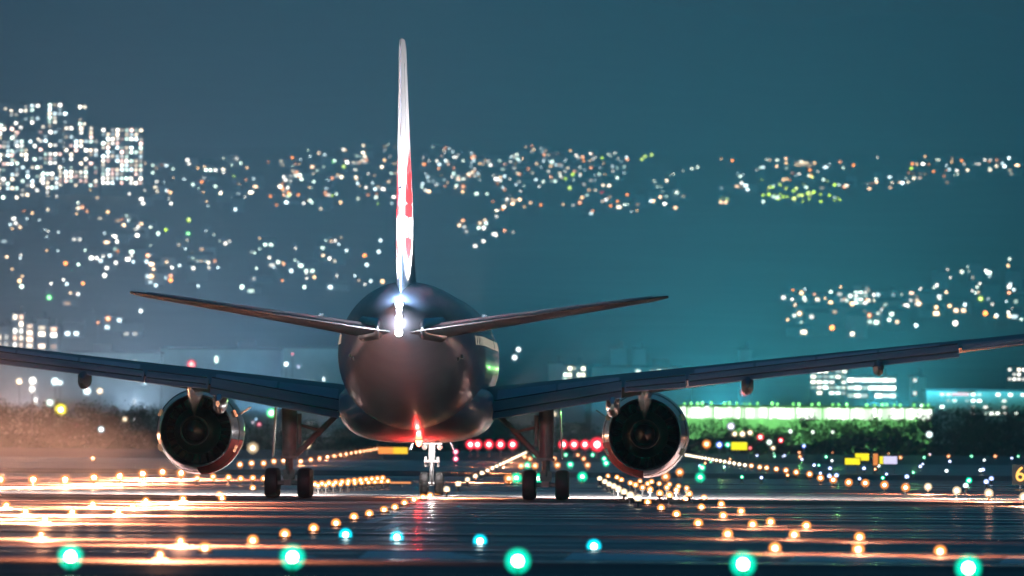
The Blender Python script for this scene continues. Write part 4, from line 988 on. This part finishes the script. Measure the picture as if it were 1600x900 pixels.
for x, y, c, nm, lb in ((1008, 247, LIME, 'lime', 'lamp on the ridge top, middle of three right of the fin slabs'), (1018, 245, LIME, 'lime', 'lamp on the ridge top, right of three'), (1003, 252, LIME, 'lime', 'lamp on the ridge top, left of three'), (295, 347, LIME, 'lime', 'lamp left of the fin, upper of two in a column'), (294, 369, GREEN, 'green', 'lamp left of the fin, lower of two in a column'), (537, 263, LIME, 'lime', 'lamp just left of the fin on the upper terrace'), (520, 256, GREEN, 'green', 'lamp left end of the upper terrace beside the fin'),
                    (934, 307, RED, 'red', 'lamp at the foot of the bright lane, left of the pair'), (941, 306, RED, 'red', 'lamp at the foot of the bright lane, right of the pair'), (906, 320, AMBER, 'orange', 'lamp alone in the middle right band'), (150, 287, PINK, 'pink', 'lamp right beside the tower estate'), (183, 258, LIME, 'lime', 'lamp at the foot of the right estate block'), (1319, 295, AMBER, 'orange', 'lamp right of the lime park, left of two'), (1363, 292, AMBER, 'orange', 'lamp on the right hand spur, right of two'),
                    (1532, 472, LIME, 'lime', 'lamp in the far right town above the wing'), (200, 408, WARM, 'peach', 'large lamp on the lower left slope'), (224, 371, WARM, 'peach', 'lamp high on the lower left slope'), (5, 302, LIME, 'lime', 'lamp at the estate foot by the frame edge'), (30, 298, LIME, 'lime', 'lamp at the estate foot, second from left'), (52, 301, LIME, 'lime', 'lamp at the estate foot, third from left'), (77, 470, GREEN, 'green', 'faint lamp above the left wing flats'), (304, 436, MINT, 'mint', 'large lamp above the left tailplane, left of two'),
                    (320, 438, MINT, 'mint', 'lamp above the left tailplane, right of two'), (186, 497, COOL, 'cool', 'white lamp between left wing and tailplane tip, left'), (220, 491, COOL, 'cool', 'white lamp just under the tailplane tip'), (122, 465, COOL, 'cool', 'white lamp left of the tailplane tip'), (810, 552, COOL, 'cool', 'white lamp right of the fuselage, upper'), (804, 565, COOL, 'cool', 'white lamp right of the fuselage, lower'), (890, 297, LIME, 'lime', 'lamp right of the ridge slabs in the dark'), (1355, 298, LIME, 'lime', 'lamp between the park and the spur')):
    T = terr(x, y)
    t = inst('street_lamp', ME_sp, (T.x, T.y, T.z - 5), label=None, cat='street lamp', group='coloured lamps on the dark slopes')
    big = 1.5 if c in (LIME, GREEN, RED, AMBER, WARM) else 1.0
    t['label'] = nm + ' ' + lb
    inst('lamp_head', lens_halo_mesh(c, 1.6 if big > 1 else 2.4, big), (0, -1.2, 6.3), t)
# warm lit row building on the skyline and lit blocks of the far right town
block(1237, 1275, 252, 8900, 3, 9, .95, [(1.0, .62, .3), (1.0, .75, .45)], 2.2, 'orange lit long building on the upper right skyline', wfr=(.6, .5), ybase=266, cat='building', name='long_building')
block(1334, 1356, 454, 5300, 4, 3, .85, [WHITE, MINT], 2.2, 'white lit flats at the left of the far right town', wfr=(.7, .4), ybase=476)
block(1368, 1408, 454, 5300, 2, 5, .5, [WHITE, COOL], 2.0, 'wide flats with a white top row in the far right town', wfr=(.6, .35), ybase=480)
block(1420, 1438, 455, 5300, 4, 2, .95, [(1, .6, .4), (1, .75, .6)], 1.6, 'orange lit flats in the far right town', wfr=(.7, .5), ybase=478)
for k, (x0, x1, yt) in enumerate(((655, 700, 238), (712, 760, 240), (775, 830, 243), (905, 945, 240), (948, 975, 242), (560, 605, 236), (385, 450, 263), (275, 340, 262))):
    block(x0, x1, yt, 9350, 5, 9, .16, PALE, 2.4, f'dim ridge top apartment slab, {["nearest right of the fin", "second right of the fin", "third right of the fin", "left of the far right pair", "far right end of the ridge", "just left of the fin", "midway between estate and fin", "nearest the tower estate"][k]}', 'apartment slabs along the ridge', mat=M_term, wfr=(.4, .4))

# past three hundred of a kind: the remaining tiny lights of the town in one object
q = MB(); cols = [(WHITE, 1.6), (MINT, 1.4), (AMBER, 1.6), ((1, .62, .3), 1.5), (COOL, 1.2), (LIME, 1.4)]; rs = random.Random(21)
BANDS = [((226, 470), (260, 264), (335, 332), 60, (3, 2, 2, 3, 3, .4)), ((440, 622), (240, 236), (332, 332), 60, (3, 3, 1, 2, 3, .5)), ((656, 980), (238, 244), (315, 292), 120, (3, 2, 1, 2, 4, .3)),
         ((760, 1020), (300, 312), (340, 342), 30, (1, 1, 3, 4, 1, .3)), ((1110, 1600), (255, 252), (300, 270), 60, (3, 2, 2, 3, 2, .5)), ((1190, 1320), (290, 288), (330, 328), 50, (0, 1, 0, 0, 0, 8)),
         ((0, 235), (310, 300), (470, 450), 60, (2, 2, 1, 2, 3, .3)), ((235, 600), (370, 380), (475, 460), 60, (2, 2, 1, 2, 3, .1)), ((1230, 1605), (465, 425), (535, 520), 70, (3, 2, 2, 3, 2, .3)), ((0, 110), (250, 258), (306, 306), 30, (3, 4, 1, 1, 1, 3))]
for (x0, x1), (ya0, ya1), (yb0, yb1), nn, wt in BANDS:
    for k in range(int(nn * .7)):
        u = rs.random(); x = x0 + (x1 - x0) * u; y = ya0 + (ya1 - ya0) * u + ((yb0 + (yb1 - yb0) * u) - (ya0 + (ya1 - ya0) * u)) * rs.random()
        T = terr(x, y)
        if T is None: continue
        q.mi = 0; q.tube((T.x, T.y, T.z - 1), (T.x, T.y, T.z + 4), .1, .1, 4)
        q.mi = 1 + rs.choices(range(6), wt)[0]; q.ball((T.x, T.y - .3, T.z + 4.4), rs.choice((.4, .5, .7, .9)), 8, 5)
q.build('distant_town_lights', [M_pole] + [emat('distant_lamp', c, st * .55) for c, st in cols], kind='stuff')
